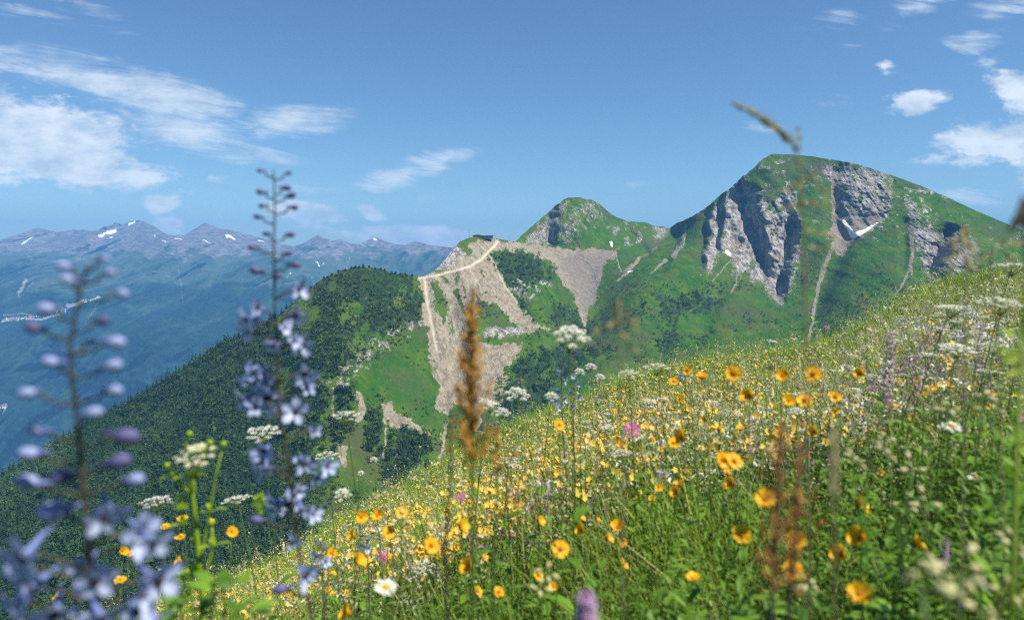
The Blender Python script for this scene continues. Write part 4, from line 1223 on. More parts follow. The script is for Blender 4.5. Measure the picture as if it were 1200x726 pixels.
def stem_mesh(seed, rad=.0012, bend=.06, mats=None):
    r = random.Random(seed); a = r.random() * 6.28; b = bend * (.4 + r.random()); bx, by = math.cos(a) * b, math.sin(a) * b
    m = MB(); m.tube([(bx * q ** 2 + .006 * math.sin(5 * q + seed) * (1 - q), by * q ** 2, q) for q in (0, .2, .4, .6, .8, .93, 1)], [rad * 1.3, rad * 1.2, rad * 1.1, rad, rad * .9, rad * .85, rad * .9], 5, .45)
    return data_of(m, 'stem', mats or [M_stalk]), (bx, by)


def foliage_mesh(seed, bend, n=9, L=.07, W=.010, zmax=.75):
    r = random.Random(seed); m = MB(); bx, by = bend
    for i in range(n):
        q = .05 + zmax * (i + r.random()) / n; a = i * 2.4 + r.random()
        m.leaf((bx * q * q, by * q * q, q), (math.cos(a), math.sin(a), .9), L * (1.2 - .7 * q), W * (1.2 - .5 * q), droop=.5, t=.3 + .4 * r.random(), n=3)
    return data_of(m, 'foliage', [M_leaf])


STEMS = [stem_mesh(i) for i in range(6)]
FOLI = [foliage_mesh(i, STEMS[i][1]) for i in range(6)]
TALL = [stem_mesh(20 + i, .0015, .10) for i in range(4)]
TFOL = [foliage_mesh(20 + i, TALL[i][1], 7, .10, .03, .6) for i in range(4)]


def ray_head(seed, npet, wid, cup, notch, mi_pet, dome, cr):
    """flower head of unit radius facing +Z -> petals mesh, centre mesh"""
    r = random.Random(seed); m = MB()
    ragged = r.uniform(.1, .5)
    for layer in range(1):
        for i in range(npet):
            a = 2 * math.pi * (i + .25 * r.random()) / npet; L = 1 - ragged * r.random() * .6; w = wid * (.85 + .3 * r.random())
            ca, sa = math.cos(a), math.sin(a); dz = r.uniform(-.28, .22) * (.5 + ragged); V = []; T = []; prof = [(.18, .45), (.45, .9), (.75, 1.05), (.93, .8), (1.0, .35)]
            t0 = r.uniform(.25, .95)
            for (q, ww) in prof:
                z = cup * q ** 1.3 + dz * q - (.10 if q > .9 else 0) * cup
                for s_ in (-1, 0, 1):
                    zz = z + (.05 if s_ else -.02); ww2 = ww * w * .5; qq = q * L * (1 - notch if (q == 1.0 and s_ == 0) else 1)
                    V.append((ca * qq - sa * s_ * ww2, sa * qq + ca * s_ * ww2, zz)); T.append(t0 * (.35 + .65 * q))
            F = [(k * 3 + j, k * 3 + j + 1, k * 3 + j + 4, k * 3 + j + 3) for k in range(4) for j in (0, 1)]
            m.add(V, F, T)
    pet = data_of(m, 'petals', [mi_pet])
    c = MB()
    for k in range(46):
        q = math.sqrt((k + .5) / 46); a = k * 2.39996; c.ball((math.cos(a) * q * cr, math.sin(a) * q * cr, dome * (1 - q * q) + .10), cr * .17, .2 + .7 * r.random() * (.4 + .6 * q), seg=5, rings=3)
    c.ball((0, 0, -.03), cr * .9, .4, 0, 8, 4, (1, 1, .5))
    return pet, data_of(c, 'centre', [M_orange])


def calyx_mesh():
    m = MB()
    for i in range(10):
        a = i * .628; m.leaf((math.cos(a) * .1, math.sin(a) * .1, -.16), (math.cos(a), math.sin(a), .25), .5, .22, droop=-.1, t=.5, n=3)
    m.ball((0, 0, -.14), .2, .4, 0, 7, 4, (1, 1, .6))
    return data_of(m, 'calyx', [M_stalk])


YEL = [ray_head(i, 7 + i % 5, (.70, .56, .62)[i % 3], (.14, .24, .42, .05, .6)[i % 5], .16, M_yellow, .10, (.28, .34, .24)[i % 3]) for i in range(10)]
YCUP = [ray_head(30 + i, 8, .72, .85, .05, M_yellow, .15, .3) for i in range(2)]
DAI = [ray_head(60 + i, 19, .26, .05 - .12 * i, .04, M_whitep, .14, .30) for i in range(2)]
CALYX = calyx_mesh()
_m = MB()
for _k in range(40):
    _q = math.sqrt((_k + .5) / 40); _a = _k * 2.39996; _m.ball((math.cos(_a) * _q * .29, math.sin(_a) * _q * .29, .14 * (1 - _q * _q) + .06), .055, .5 + .4 * random.random(), seg=5, rings=3)
DCEN = data_of(_m, 'centre', [M_yellow])


def umbel(seed, nu, dome, flo, spread, mat, dens=12, fs=.05, rayT=.5):
    """umbrella-shaped head of unit radius: rays and florets"""
    r = random.Random(seed); R_, F_ = MB(), MB()
    for i in range(nu):
        q = math.sqrt((i + .4) / nu) * (.95 + .1 * r.random()); a = i * 2.39996 + r.random() * .2
        c = Vector((math.cos(a) * q, math.sin(a) * q, dome * (1 - q * q) + r.uniform(-.04, .04)))
        R_.tube([(0, 0, -.62 - dome * .2), (c.x * .45, c.y * .45, -.32 + c.z * .3), (c.x, c.y, c.z - .07)], [.018, .013, .010], 3, rayT)
        for k in range(dens):
            u = math.sqrt((k + .5) / dens) * spread; b = k * 2.4 + i; z = flo * (1 - (u / spread) ** 2)
            p = c + Vector((math.cos(b) * u, math.sin(b) * u, z + r.uniform(-.02, .02)))
            R_.add([c - Vector((.006, 0, .07)), c - Vector((-.006, 0, .07)), p], [(0, 1, 2)], rayT)
            n = Vector((r.uniform(-.5, .5), r.uniform(-.5, .5), 1)).normalized(); uu = n.orthogonal().normalized(); vv = n.cross(uu); s = fs * r.uniform(.8, 1.25)
            V = [p + n * s * .3]; ph = r.random() * 6.28
            for j in range(10):
                aa = ph + j * math.pi / 5; ss = s if j % 2 == 0 else s * .55; V.append(p + (uu * math.cos(aa) + vv * math.sin(aa)) * ss)
            F_.add(V, [(0, 1 + j, 1 + (j + 1) % 10) for j in range(10)], r.uniform(.2, 1))
    return data_of(R_, 'rays', [M_stalk]), data_of(F_, 'florets', [mat])


UMB = [umbel(1, 17, .22, .06, .20, M_whitep), umbel(2, 15, .30, .08, .21, M_whitep), umbel(3, 19, .16, .05, .18, M_whitep)]
DOME = [umbel(7, 16, .75, .18, .26, M_whitep, 15, .07), umbel(8, 14, .62, .2, .28, M_whitep, 15, .075)]
CREAM = [umbel(12, 20, .45, .08, .17, M_cream, 12, .07)]
MAG = [umbel(15, 12, .5, .25, .35, M_magenta, 12, .10)]


def plant(kind, head, P, facing, size, label, cat, group, stems=STEMS, fol=FOLI, k=None, hscale=(1, 1, 1)):
    """a thing: stem from the meadow up to P, foliage along it, and the head's parts turned to face a direction"""
    k = random.randrange(len(stems)) if k is None else k
    sm, (bx, by) = stems[k]; yaw = random.random() * 6.283; c, s = math.cos(yaw), math.sin(yaw)
    x, y = P[0] - (bx * c - by * s), P[1] - (bx * s + by * c); z = float(ground(x, y)) - .015; H = P[2] - z
    if H < .03: return None
    e = empty(kind, (x, y, z), label, cat, group, yaw)
    for nm, me in (('stem', sm), ('foliage', fol[k])):
        if me is None: continue
        o = bpy.data.objects.new(nm, me); col.objects.link(o); o.parent = e; o.scale = (1, 1, H)
    f = Vector(facing).normalized(); f = Vector((f.x * c + f.y * s, -f.x * s + f.y * c, f.z)); q = f.to_track_quat('Z', 'Y')
    for nm, me in head:
        o = bpy.data.objects.new(nm, me); col.objects.link(o); o.parent = e; o.location = (bx, by, H); o.rotation_mode = 'QUATERNION'; o.rotation_quaternion = q
        o.scale = (size * hscale[0], size * hscale[1], size * hscale[2])
    return e


def yellow_head(k, cup=False):
    h = (YCUP if cup else YEL)[k % (2 if cup else 10)]
    return [('petals', h[0]), ('centre', h[1]), ('calyx', CALYX)]


def d_of(px, real): return FPX * real / px


GY = 'yellow flowers with orange centres in the near meadow'
YLIST = [  # photo x, y, diameter in px, how it faces (0 open to view, 1 from the side, 2 up), label
    (1007, 696, 33, 0, 'largest open yellow flower, low at the bottom right beside the pale bladder buds'),
    (933, 633, 29, 0, 'open yellow flower just right of the rusty sorrel stalks, lower middle right'),
    (930, 667, 28, 0, 'open yellow flower under another one beside the rusty sorrel stalks, near the bottom'),
    (870, 626, 26, 0, 'wide open yellow flower just left of the rusty sorrel stalks'),
    (896, 586, 26, 0, 'yellow flower touching the rusty sorrel stalks, above the wide open one'),
    (987, 650, 23, 1, 'orange-yellow flower seen from the side, left of the white campion buds'),
    (1005, 592, 24, 1, 'half closed orange-yellow flower turned right, under the small white daisies'),
    (1009, 630, 25, 1, 'orange flower turned to the right, directly below the half closed one'),
    (1035, 559, 15, 1, 'small yellow bud-like flower on the dark green right of the daisies'),
    (1071, 638, 24, 1, 'narrow upright yellow flower among the cream buds at lower right'),
    (1040, 601, 13, 1, 'small orange flower bud left of the cream buds at lower right'),
    (847, 539, 24, 0, 'left flower of the bright yellow pair in the middle of the right half'),
    (860, 540, 24, 0, 'right flower of the bright yellow pair in the middle of the right half'),
    (800, 513, 19, 1, 'orange-yellow flower leaning over a second one, right of the magenta flower'),
    (789, 519, 16, 0, 'yellow flower tucked under an orange one, right of the magenta flower'),
    (858, 567, 17, 1, 'small yellow flower seen from the side below the bright pair'),
    (794, 577, 15, 1, 'small dull orange flower on the green grass left of the bright pair'),
    (860, 437, 21, 0, 'broad yellow-orange flower near the crest, left of the row of three'),
    (917, 441, 17, 0, 'yellow flower near the crest between two larger ones'),
    (953, 438, 21, 0, 'large yellow flower near the crest with a white umbel right behind'),
    (879, 464, 18, 1, 'half closed yellow-orange flower just below the crest row'),
    (924, 470, 17, 0, 'left flower of the close pair a little below the crest row'),
    (943, 469, 20, 0, 'right and larger flower of the close pair a little below the crest row'),
    (979, 465, 17, 0, 'yellow flower standing right of the close pair'),
    (1009, 438, 14, 1, 'upright narrow yellow flower left of the dark mauve spike'),
    (913, 508, 15, 0, 'small yellow flower above the rusty sorrel tops'),
    (955, 506, 13, 1, 'narrow orange flower right of the rusty sorrel tops'),
    (806, 434, 14, 0, 'yellow flower at the left end of the crest row'),
    (822, 442, 15, 2, 'yellow flower second from the left end of the crest row'),
    (789, 447, 12, 0, 'pale yellow flower at the lower left end of the crest row'),
    (797, 467, 10, 0, 'very small yellow flower below the left end of the crest row'),
    (827, 492, 10, 1, 'tiny yellow flower in the middle of the cream speckled slope'),
    (842, 504, 11, 1, 'small dull yellow flower above the bright pair'),
    (867, 503, 11, 2, 'small yellow flower right of the dull one above the bright pair'),
    (505, 639, 23, 0, 'large bright yellow flower in front of the lower middle left grass'),
    (552, 664, 22, 1, 'blurred orange-yellow flower near the bottom, below the rusty dock spike'),
    (557, 693, 14, 1, 'dull yellow bud near the bottom under the blurred orange flower'),
    (540, 617, 18, 1, 'yellow flower turned sideways left of the dock stalk'),
    (471, 600, 18, 0, 'bright yellow flower above the white daisy, left part of slope'),
    (455, 624, 18, 0, 'golden flower left of the large bright one on the left slope'),
    (657, 643, 23, 0, 'orange flower with a dark orange heart alone in the grass at bottom middle'),
    (679, 606, 12, 1, 'upper half of the tall narrow yellow bloom in the middle grass'),
    (683, 621, 15, 1, 'lower half of the tall narrow yellow bloom in the middle grass'),
    (631, 611, 14, 1, 'round yellow bud in the grass above the orange-hearted flower'),
    (711, 631, 14, 1, 'dull orange bud in the grass right of the orange-hearted flower'),
    (727, 661, 15, 1, 'flat orange bud above the blurred mauve spike'),
    (694, 660, 12, 1, 'small lemon bud just left of the orange bud over the mauve spike'),
    (655, 498, 16, 0, 'yellow flower under the blue larkspur in the centre of the picture'),
    (442, 604, 14, 0, 'yellow flower at the right end of the golden cluster on the left slope'),
    (423, 606, 16, 0, 'yellow flower in the middle of the golden cluster on the left slope'),
    (416, 628, 15, 1, 'orange flower under the golden cluster on the left slope'),
    (418, 656, 18, 1, 'orange-yellow flower above the left daisy'),
    (410, 718, 22, 1, 'blurred orange flower cut by the bottom edge left of centre'),
    (69, 699, 13, 1, 'small orange flower between the close larkspur blooms at the lower left'),
    (143, 646, 12, 1, 'upright yellow head right of the close larkspur'), (155, 651, 13, 2, 'flat yellow head touching the upright one right of the close larkspur'),
    (141, 679, 15, 2, 'yellow head below the touching pair by the close larkspur'),
    (194, 617, 13, 2, 'yellow head at the left of the lime stalks, on the dark wood'), (214, 607, 14, 2, 'yellow head on a thick pale stalk among the lime stalks'),
    (211, 629, 14, 2, 'yellow head under the one on the thick pale stalk'), (248, 611, 8, 2, 'little yellow-green bud right of the lime stalks'),
    (271, 623, 15, 0, 'double yellow head against the dark wood between the two larkspurs'), (212, 657, 13, 1, 'yellow head low beside the lime balls'), (388, 648, 14, 0, 'yellow flower left of the golden cluster'),
    (1062, 648, 16, 1, 'yellow flower beneath the narrow upright one among cream buds'), (735, 655, 12, 1, 'small orange bud right of the flat one over the mauve spike')]
cam_v = lambda P: (-Vector(P)).normalized()
for (x, y, s, f, lab) in YLIST:
    d = d_of(s, .034 if s > 17 else .030); P = at(x, y, d)
    v = cam_v(P)
    fd = {0: v + Vector((random.uniform(-.2, .5), 0, random.uniform(.15, .7))), 1: Vector((random.choice((-1, 1)) * 1.0, -.45, .6)), 2: v * .25 + Vector((0, 0, 1))}[f]
    plant('yellow_flower', yellow_head(random.randrange(10), f == 1), P, fd, (.034 if s > 17 else .030) * .52, lab, 'yellow flower', GY)

# the other yellow flowers one can tell apart, up to the crest
YZONES = [([(400, 600), (470, 570), (540, 550), (560, 600), (520, 650), (420, 660), (390, 640)], 46, .3, .55, 'yellow flower in the golden drift on the left slope'),
          ([(600, 540), (700, 470), (780, 440), (800, 480), (720, 530), (640, 560)], 44, .3, .55, 'yellow flower in the drift below the centre white umbels'),
          ([(780, 440), (860, 415), (970, 410), (980, 430), (900, 460), (800, 480)], 50, .3, .55, 'yellow flower in the band along the crest of the meadow'),
          ([(230, 690), (400, 640), (420, 690), (300, 726), (200, 726)], 40, .3, .5, 'yellow flower in the lowest left tip of the meadow'),
          ([(820, 470), (1000, 450), (1000, 560), (820, 560)], 26, .35, .55, 'yellow flower sprinkled over the cream slope right of centre'),
          ([(560, 600), (800, 560), (860, 690), (560, 700)], 12, .35, .5, 'yellow bud low in the lush green grass'),
          ([(440, 560), (600, 520), (600, 560), (470, 600)], 26, .3, .5, 'yellow flower around the foot of the rusty dock spike')]
for poly, n, h0, h1, lab in YZONES:
    P, H = view_spots(poly, n, h0, h1, 2.0 if 'lush' not in lab else 1.3, 4)
    for p, h in zip(P, H):
        tip = Vector(p) + Vector((0, 0, float(h))); s = random.uniform(.013, .018) * min(1.6, max(1, tip.y / 8))
        plant('yellow_flower', yellow_head(random.randrange(10), random.random() < .3), tip, (random.uniform(-.5, .8), -random.uniform(.1, 1), random.uniform(.5, 1.1)), s, beside(tip, 'yellow bud' if 'bud' in lab else 'small yellow flower'), 'yellow flower', lab.replace('yellow flower', 'yellow flowers').replace('yellow bud', 'yellow buds'))

# white umbels
ULIST = [(183, 588, 38, 0, 'flat white umbel on the dark wood left of the lime stalks'), (278, 585, 34, 2, 'flat white umbel between the lime stalks and the larkspur'), (308, 508, 40, 0, 'flat white umbel behind the middle larkspur, over the dark wood'),
         (405, 488, 34, 1, 'arched white umbel below the bright green bowl, left of centre'), (384, 535, 28, 1, 'white umbel just right of the middle larkspur stem'), (1115, 361, 38, 2, 'wide white umbel on the upper right slope, left of its twin'),
         (1175, 357, 44, 1, 'widest white umbel on the upper right slope near the right edge'), (1121, 409, 40, 2, 'wide flat white umbel a little below the two at upper right'), (1186, 312, 38, 2, 'white umbel touching the right edge just under the mountain'), (1160, 436, 26, 0, 'small loose white umbel at the right under the wide ones'),
         (575, 475, 28, 1, 'white umbel right of the dock spike, left of the round-headed ones'), (596, 541, 30, 0, 'blurred white umbel low right of the dock spike'), (728, 531, 24, 0, 'flat white umbel under the magenta flower'), (737, 439, 26, 1, 'greenish white umbel right of the tall centre flower'),
         (770, 431, 28, 1, 'greenish white umbel on the crest, at the left end of the yellow row'), (813, 612, 24, 0, 'small bright white umbel in the green grass at lower middle right'), (495, 664, 30, 0, 'loose white umbel right of the left daisy near the bottom'), (935, 482, 22, 2, 'small white umbel between the close yellow pair and the right slope'),
         (1100, 385, 16, 2, 'small white umbel between the three wide ones'), (1040, 425, 18, 2, 'small white umbel right of the dark mauve spike'), (700, 470, 16, 1, 'small white umbel right of the centre larkspurs'), (760, 470, 18, 2, 'small white umbel over the yellow drift'), (905, 400, 12, 2, 'little white umbel breaking the crest line'), (1012, 573, 16, 0, 'little white umbel above the half closed orange flower'), (1185, 425, 22, 1, 'cream umbel cut by the right edge')]
for (x, y, s, k, lab) in ULIST:
    real = .085 if s > 26 else .06; P = at(x, y, d_of(s, real))
    plant('white_umbel', [('rays', UMB[k][0]), ('florets', UMB[k][1])], P, (random.uniform(-.12, .12), random.uniform(-.25, .05), 1), real * .5, lab, 'white umbel', 'white umbels in the meadow', TALL, TFOL)
DLIST = [(668, 391, 42, 'tallest round white flower head, above the blue larkspurs in the centre'), (605, 459, 27, 'round white head left of centre, right one of two over the slope'), (569, 471, 18, 'small round white head left of the two, by the dock spike'), (588, 481, 17, 'small round white head under the larger one by the dock spike'),
         (692, 428, 13, 'tiny white head on the green mountain right of the larkspurs'), (679, 434, 13, 'small white head beside the top of the larkspur'), (703, 440, 11, 'little round white head farther right of the larkspurs'), (646, 463, 16, 'cream head left of the blue larkspur'), (401, 577, 20, 'single cream head right of the middle larkspur'), (438, 537, 9, 'little white ball over the dark grove'), (423, 553, 8, 'little white ball lower left over the dark grove')]
for (x, y, s, lab) in DLIST:
    real = .065 if s > 24 else .04; P = at(x, y, d_of(s, real))
    plant('round_white_flower', [('rays', DOME[s % 2][0]), ('florets', DOME[s % 2][1])], P + Vector((0, 0, -real * .2)), (.05, -.25, 1), real * .5, lab, 'white flower', 'round white flower heads', TALL, TFOL)
for poly, n, lab in (([(640, 470), (760, 430), (960, 470), (960, 540), (720, 540)], 34, 'small white umbel on the slope below the crest'), ([(980, 400), (1080, 350), (1200, 320), (1200, 420), (1000, 450)], 70, 'small white umbel high on the right slope'), ([(400, 600), (560, 540), (640, 600), (460, 690)], 14, 'small white umbel on the left slope'), ([(1000, 440), (1190, 430), (1190, 520), (1000, 520)], 14, 'small white umbel in the middle of the right slope')):
    P, H = view_spots(poly, n, .42, .62, 2.6, 4)
    for p, h in zip(P, H):
        k = random.randrange(3); tip = Vector(p) + Vector((0, 0, float(h)))
        plant('white_umbel', [('rays', UMB[k][0]), ('florets', UMB[k][1])], tip, (random.uniform(-.2, .2), random.uniform(-.3, .1), 1), random.uniform(.018, .030) * min(1.6, max(1, tip.y / 7)), beside(tip, 'small white umbel'), 'white umbel', lab.replace('umbel', 'umbels'), TALL, TFOL)
# daisies, magenta flower
for (x, y, s, k, lab) in ((452, 688, 30, 0, 'white daisy with a yellow eye near the bottom, left of centre'), (1143, 558, 20, 1, 'white daisy with a yellow eye over the dark green at right'), (1115, 499, 24, 1, 'white daisy seen from the side in the right slope'), (1008, 571, 14, 1, 'small white daisy above the orange flowers at lower right'), (1085, 627, 14, 1, 'small tilted white daisy beside the campion buds')):
    P = at(x, y, d_of(s, .036)); v = cam_v(P)
    plant('daisy', [('petals', DAI[k][0]), ('centre', DCEN), ('calyx', CALYX)], P, v * .45 + Vector((.1, 0, 1)), .018, lab, 'daisy', 'daisies in the meadow')
plant('magenta_flower', [('rays', MAG[0][0]), ('florets', MAG[0][1])], at(740, 504, 2.1), (0, -.7, .8), .026, 'single bright magenta flower right of the picture centre', 'magenta flower', None)
plant('magenta_flower', [('rays', MAG[0][0]), ('florets', MAG[0][1])], at(1197, 496, 1.6), (0, -.7, .8), .020, 'magenta flower cut by the right edge', 'magenta flower', None)
for (x, y, s, lab) in ((540, 583, 12, 'small pinkish flower right of the sideways yellow one'), (448, 652, 13, 'pinkish purple flower head over the left daisy'), (1040, 472, 9, 'small pink flower at the foot of the dark mauve spike'), (968, 384, 6, 'small pink flower where the pale gully meets the meadow')):
    plant('pink_flower', [('rays', MAG[0][0]), ('florets', MAG[0][1])], at(x, y, d_of(s, .028)), (0, -.6, .8), .014, lab, 'pink flower', 'small pink flowers')

# bladder campion: inflated pale buds on forked stalks
def campion(seed, n):
    r = random.Random(seed); S, B, C = MB(), MB(), MB()
    for i in range(n):
        a = i * 2.4 + r.random(); L = r.uniform(.5, 1.6); tip = Vector((math.cos(a) * L * .8, math.sin(a) * L * .8, r.uniform(-.6, 1.2)))
        S.tube([(0, 0, -1.2), (tip.x * .5, tip.y * .5, tip.z * .5 - .1), tip], [.09, .06, .05], 4, .5)
        d = Vector((tip.x, tip.y, r.uniform(-.9, .6))).normalized(); q = d.to_track_quat('Z', 'Y').to_matrix()
        c = tip + d * .55; B.ball(c, .46, r.uniform(.3, 1), 0, 9, 6, (.82, .82, 1.3), q)
        for j in range(5):
            aa = j * 1.256; o = q @ Vector((math.cos(aa), math.sin(aa), .6)); C.leaf(c + d * .55, o, .30, .2, up=d, droop=.25, t=.6, n=2)
    return data_of(S, 'stalks', [M_stalk]), data_of(B, 'bud', [M_campion]), data_of(C, 'petals', [M_whitep])


CAMP = [campion(i, 4 + i % 3) for i in range(5)]
CLIST = [(1080, 690, 30, 'largest pale campion bud cluster at the bottom right corner'), (1125, 670, 24, 'campion buds on a slanting stalk near the bottom right'), (1105, 676, 20, 'campion buds left of the slanting stalk'), (1085, 590, 14, 'campion buds above the narrow yellow flower'), (1060, 593, 12, 'campion buds left of centre in the dark gap at lower right'), (1070, 549, 13, 'paired campion buds over the dark green at right'),
         (1150, 715, 24, 'campion buds cut by the bottom edge near the right'), (1180, 700, 18, 'campion buds low at the far right'), (1040, 531, 12, 'campion buds left of the right daisy'), (1150, 470, 13, 'pale bud cluster under the right umbels'), (1160, 480, 12, 'pale drooping buds right of the other cluster under the umbels'), (1110, 480, 12, 'pale buds left of the side-on daisy'),
         (1035, 518, 11, 'pale buds on the middle of the right slope'), (640, 676, 13, 'pale bud in the grass left of the mauve spike'), (632, 690, 12, 'lower pale bud in the grass left of the mauve spike'), (470, 610, 9, 'pale buds beside the golden flowers'), (1005, 540, 12, 'pale buds right of the blurred grass spike'), (945, 690, 14, 'pale buds between the lowest yellow flowers'), (1190, 640, 16, 'campion buds at the right edge')]
for (x, y, s, lab) in CLIST:
    k = random.randrange(5); real = .0085; s = s * .62
    plant('campion', [('stalks', CAMP[k][0]), ('bud', CAMP[k][1]), ('petals', CAMP[k][2])], at(x, y, d_of(s, real)), (random.uniform(-.2, .2), -.2, 1), real, lab, 'campion', 'bladder campions in the meadow')
for poly, n, lab in (([(1000, 560), (1200, 470), (1200, 726), (1020, 726)], 44, 'pale campion buds in the lower right corner of the meadow'), ([(900, 470), (1190, 440), (1190, 540), (960, 560)], 40, 'pale campion buds on the middle right slope'), ([(390, 620), (520, 600), (500, 700), (400, 716)], 12, 'pale campion buds on the lower left slope')):
    P, H = view_spots(poly, n, .35, .56, 1.5, 4)
    for p, h in zip(P, H):
        k = random.randrange(5)
        plant('campion', [('stalks', CAMP[k][0]), ('bud', CAMP[k][1]), ('petals', CAMP[k][2])], Vector(p) + Vector((0, 0, float(h))), (random.uniform(-.4, .4), -.2, 1), random.uniform(.0050, .0080), beside(Vector(p) + Vector((0, 0, float(h))), 'pale campion buds'), 'campion', lab)

# mauve spikes
def spike(seed, n, wid, mat, loose=.12):
    r = random.Random(seed); m = MB()
    for i in range(n):
        q = (i + r.random()) / n; a = i * 2.4; w = wid * (1 - .55 * q ** 2) * r.uniform(.7, 1.1); c = Vector((math.cos(a) * w, math.sin(a) * w, q))
        m.ball(c, wid * .32, .1 + .3 * r.random(), 0, 5, 3, (1, 1, .8))
        d = Vector((math.cos(a), math.sin(a), .25))
        for j in (-.5, 0, .5): m.leaf(c, d + Vector((-math.sin(a) * j, math.cos(a) * j, 0)), wid * .75, wid * .45, droop=.6, t=.4 + .6 * r.random(), n=2)
    return data_of(m, 'florets', [mat])


SPK = [spike(1, 130, .10, M_mauve), spike(2, 70, .09, M_mauve), spike(3, 60, .06, M_mauve)]
for (x, y, L, px, k, d, lab) in ((686, 790, .040, 0, 0, .50, 'blurred close mauve spike standing up from the bottom edge'), (1038, 470, .14, 0, 2, 1.35, 'thin dark mauve spike on the upper right slope'), (1147, 412, .06, 0, 2, 1.4, 'small dark mauve spike right of the wide umbels'), (772, 565, .035, 0, 1, 1.6, 'small violet spike alone in the grass, centre right'), (1106, 662, .04, 0, 1, .9, 'pale pink spike behind the campion stalk'), (1030, 500, .03, 0, 1, 1.6, 'mauve spike on the middle right slope')):
    plant('mauve_spike', [('florets', SPK[k])], at(x, y, d), (0, -.05, 1), L if k else .068, lab, 'mauve spike', None)
P, H = view_spots([(930, 420), (1010, 385), (1130, 350), (1180, 380), (1130, 440), (960, 470)], 26, .4, .55, 2.5, 4)
for p, h in zip(P, H):
    plant('mauve_spike', [('florets', SPK[1])], Vector(p) + Vector((0, 0, float(h) - .05)), (0, -.1, 1), random.uniform(.05, .08), beside(Vector(p) + Vector((0, 0, float(h))), 'small mauve spike'), 'mauve spike', 'small mauve spikes high on the right slope')

# ---------------------------------------------------------------- larkspurs, close to the camera
def larkspur_flower(seed):
    r = random.Random(seed); m = MB()
    for i in range(5):
        a = 1.5708 + i * 1.2566 + r.uniform(-.25, .25); d = Vector((math.cos(a), math.sin(a), r.uniform(.12, .8))) * r.uniform(.8, 1.08); low = i in (2, 3)
        sd = Vector((-math.sin(a), math.cos(a), 0)); V, T = [], []
        for (q, w) in ((.12, .20), (.35, .44), (.62, .62), (.85, .50), (1.02, .10)):
            for s_ in (-1, -.5, 0, .5, 1):
                V.append(d * q + sd * (w * .5 * s_) + Vector((0, 0, .12 * s_ * s_ * w - .22 * max(0, q - .6) + .07 * math.sin(11 * q + 4 * s_ + i * 2.1 + seed)))); T.append((1.0 if low else .72) * (1 - .30 * abs(s_)) * (1.1 - .55 * abs(q - .5)) + r.uniform(-.15, .10) - .3 * (q > .95))
        m.add(V, [(k * 5 + j, k * 5 + j + 1, k * 5 + j + 6, k * 5 + j + 5) for k in range(4) for j in range(4)], T)
    m.tube([(0, 0, .05), (0, .10, -.40), (0, .26, -.85), (0, .20, -1.25)], [.20, .15, .09, .04], 7, .15)
    e = MB(); e.ball((0, 0, .10), .21, .2, 0, 7, 5, (1, 1, 1.1)); e.leaf((-.1, .1, .1), (-.3, .5, .5), .34, .2, t=.2, n=2); e.leaf((.1, .1, .1), (.3, .5, .5), .34, .2, t=.2, n=2)
    return data_of(m, 'petals', [M_blue]), data_of(e, 'eye', [M_eye])


def larkspur_bud(mat):
    m = MB(); m.ball((0, 0, .1), .42, .45, 0, 9, 6, (.85, .85, 1.25)); m.tube([(0, 0, -.1), (0, .10, -.55), (0, .2, -.95)], [.20, .12, .05], 7, .1)
    return data_of(m, 'bud', [mat])


LF = [larkspur_flower(i) for i in range(8)]
LB, LBP = larkspur_bud(M_bud), larkspur_bud(M_palebud)


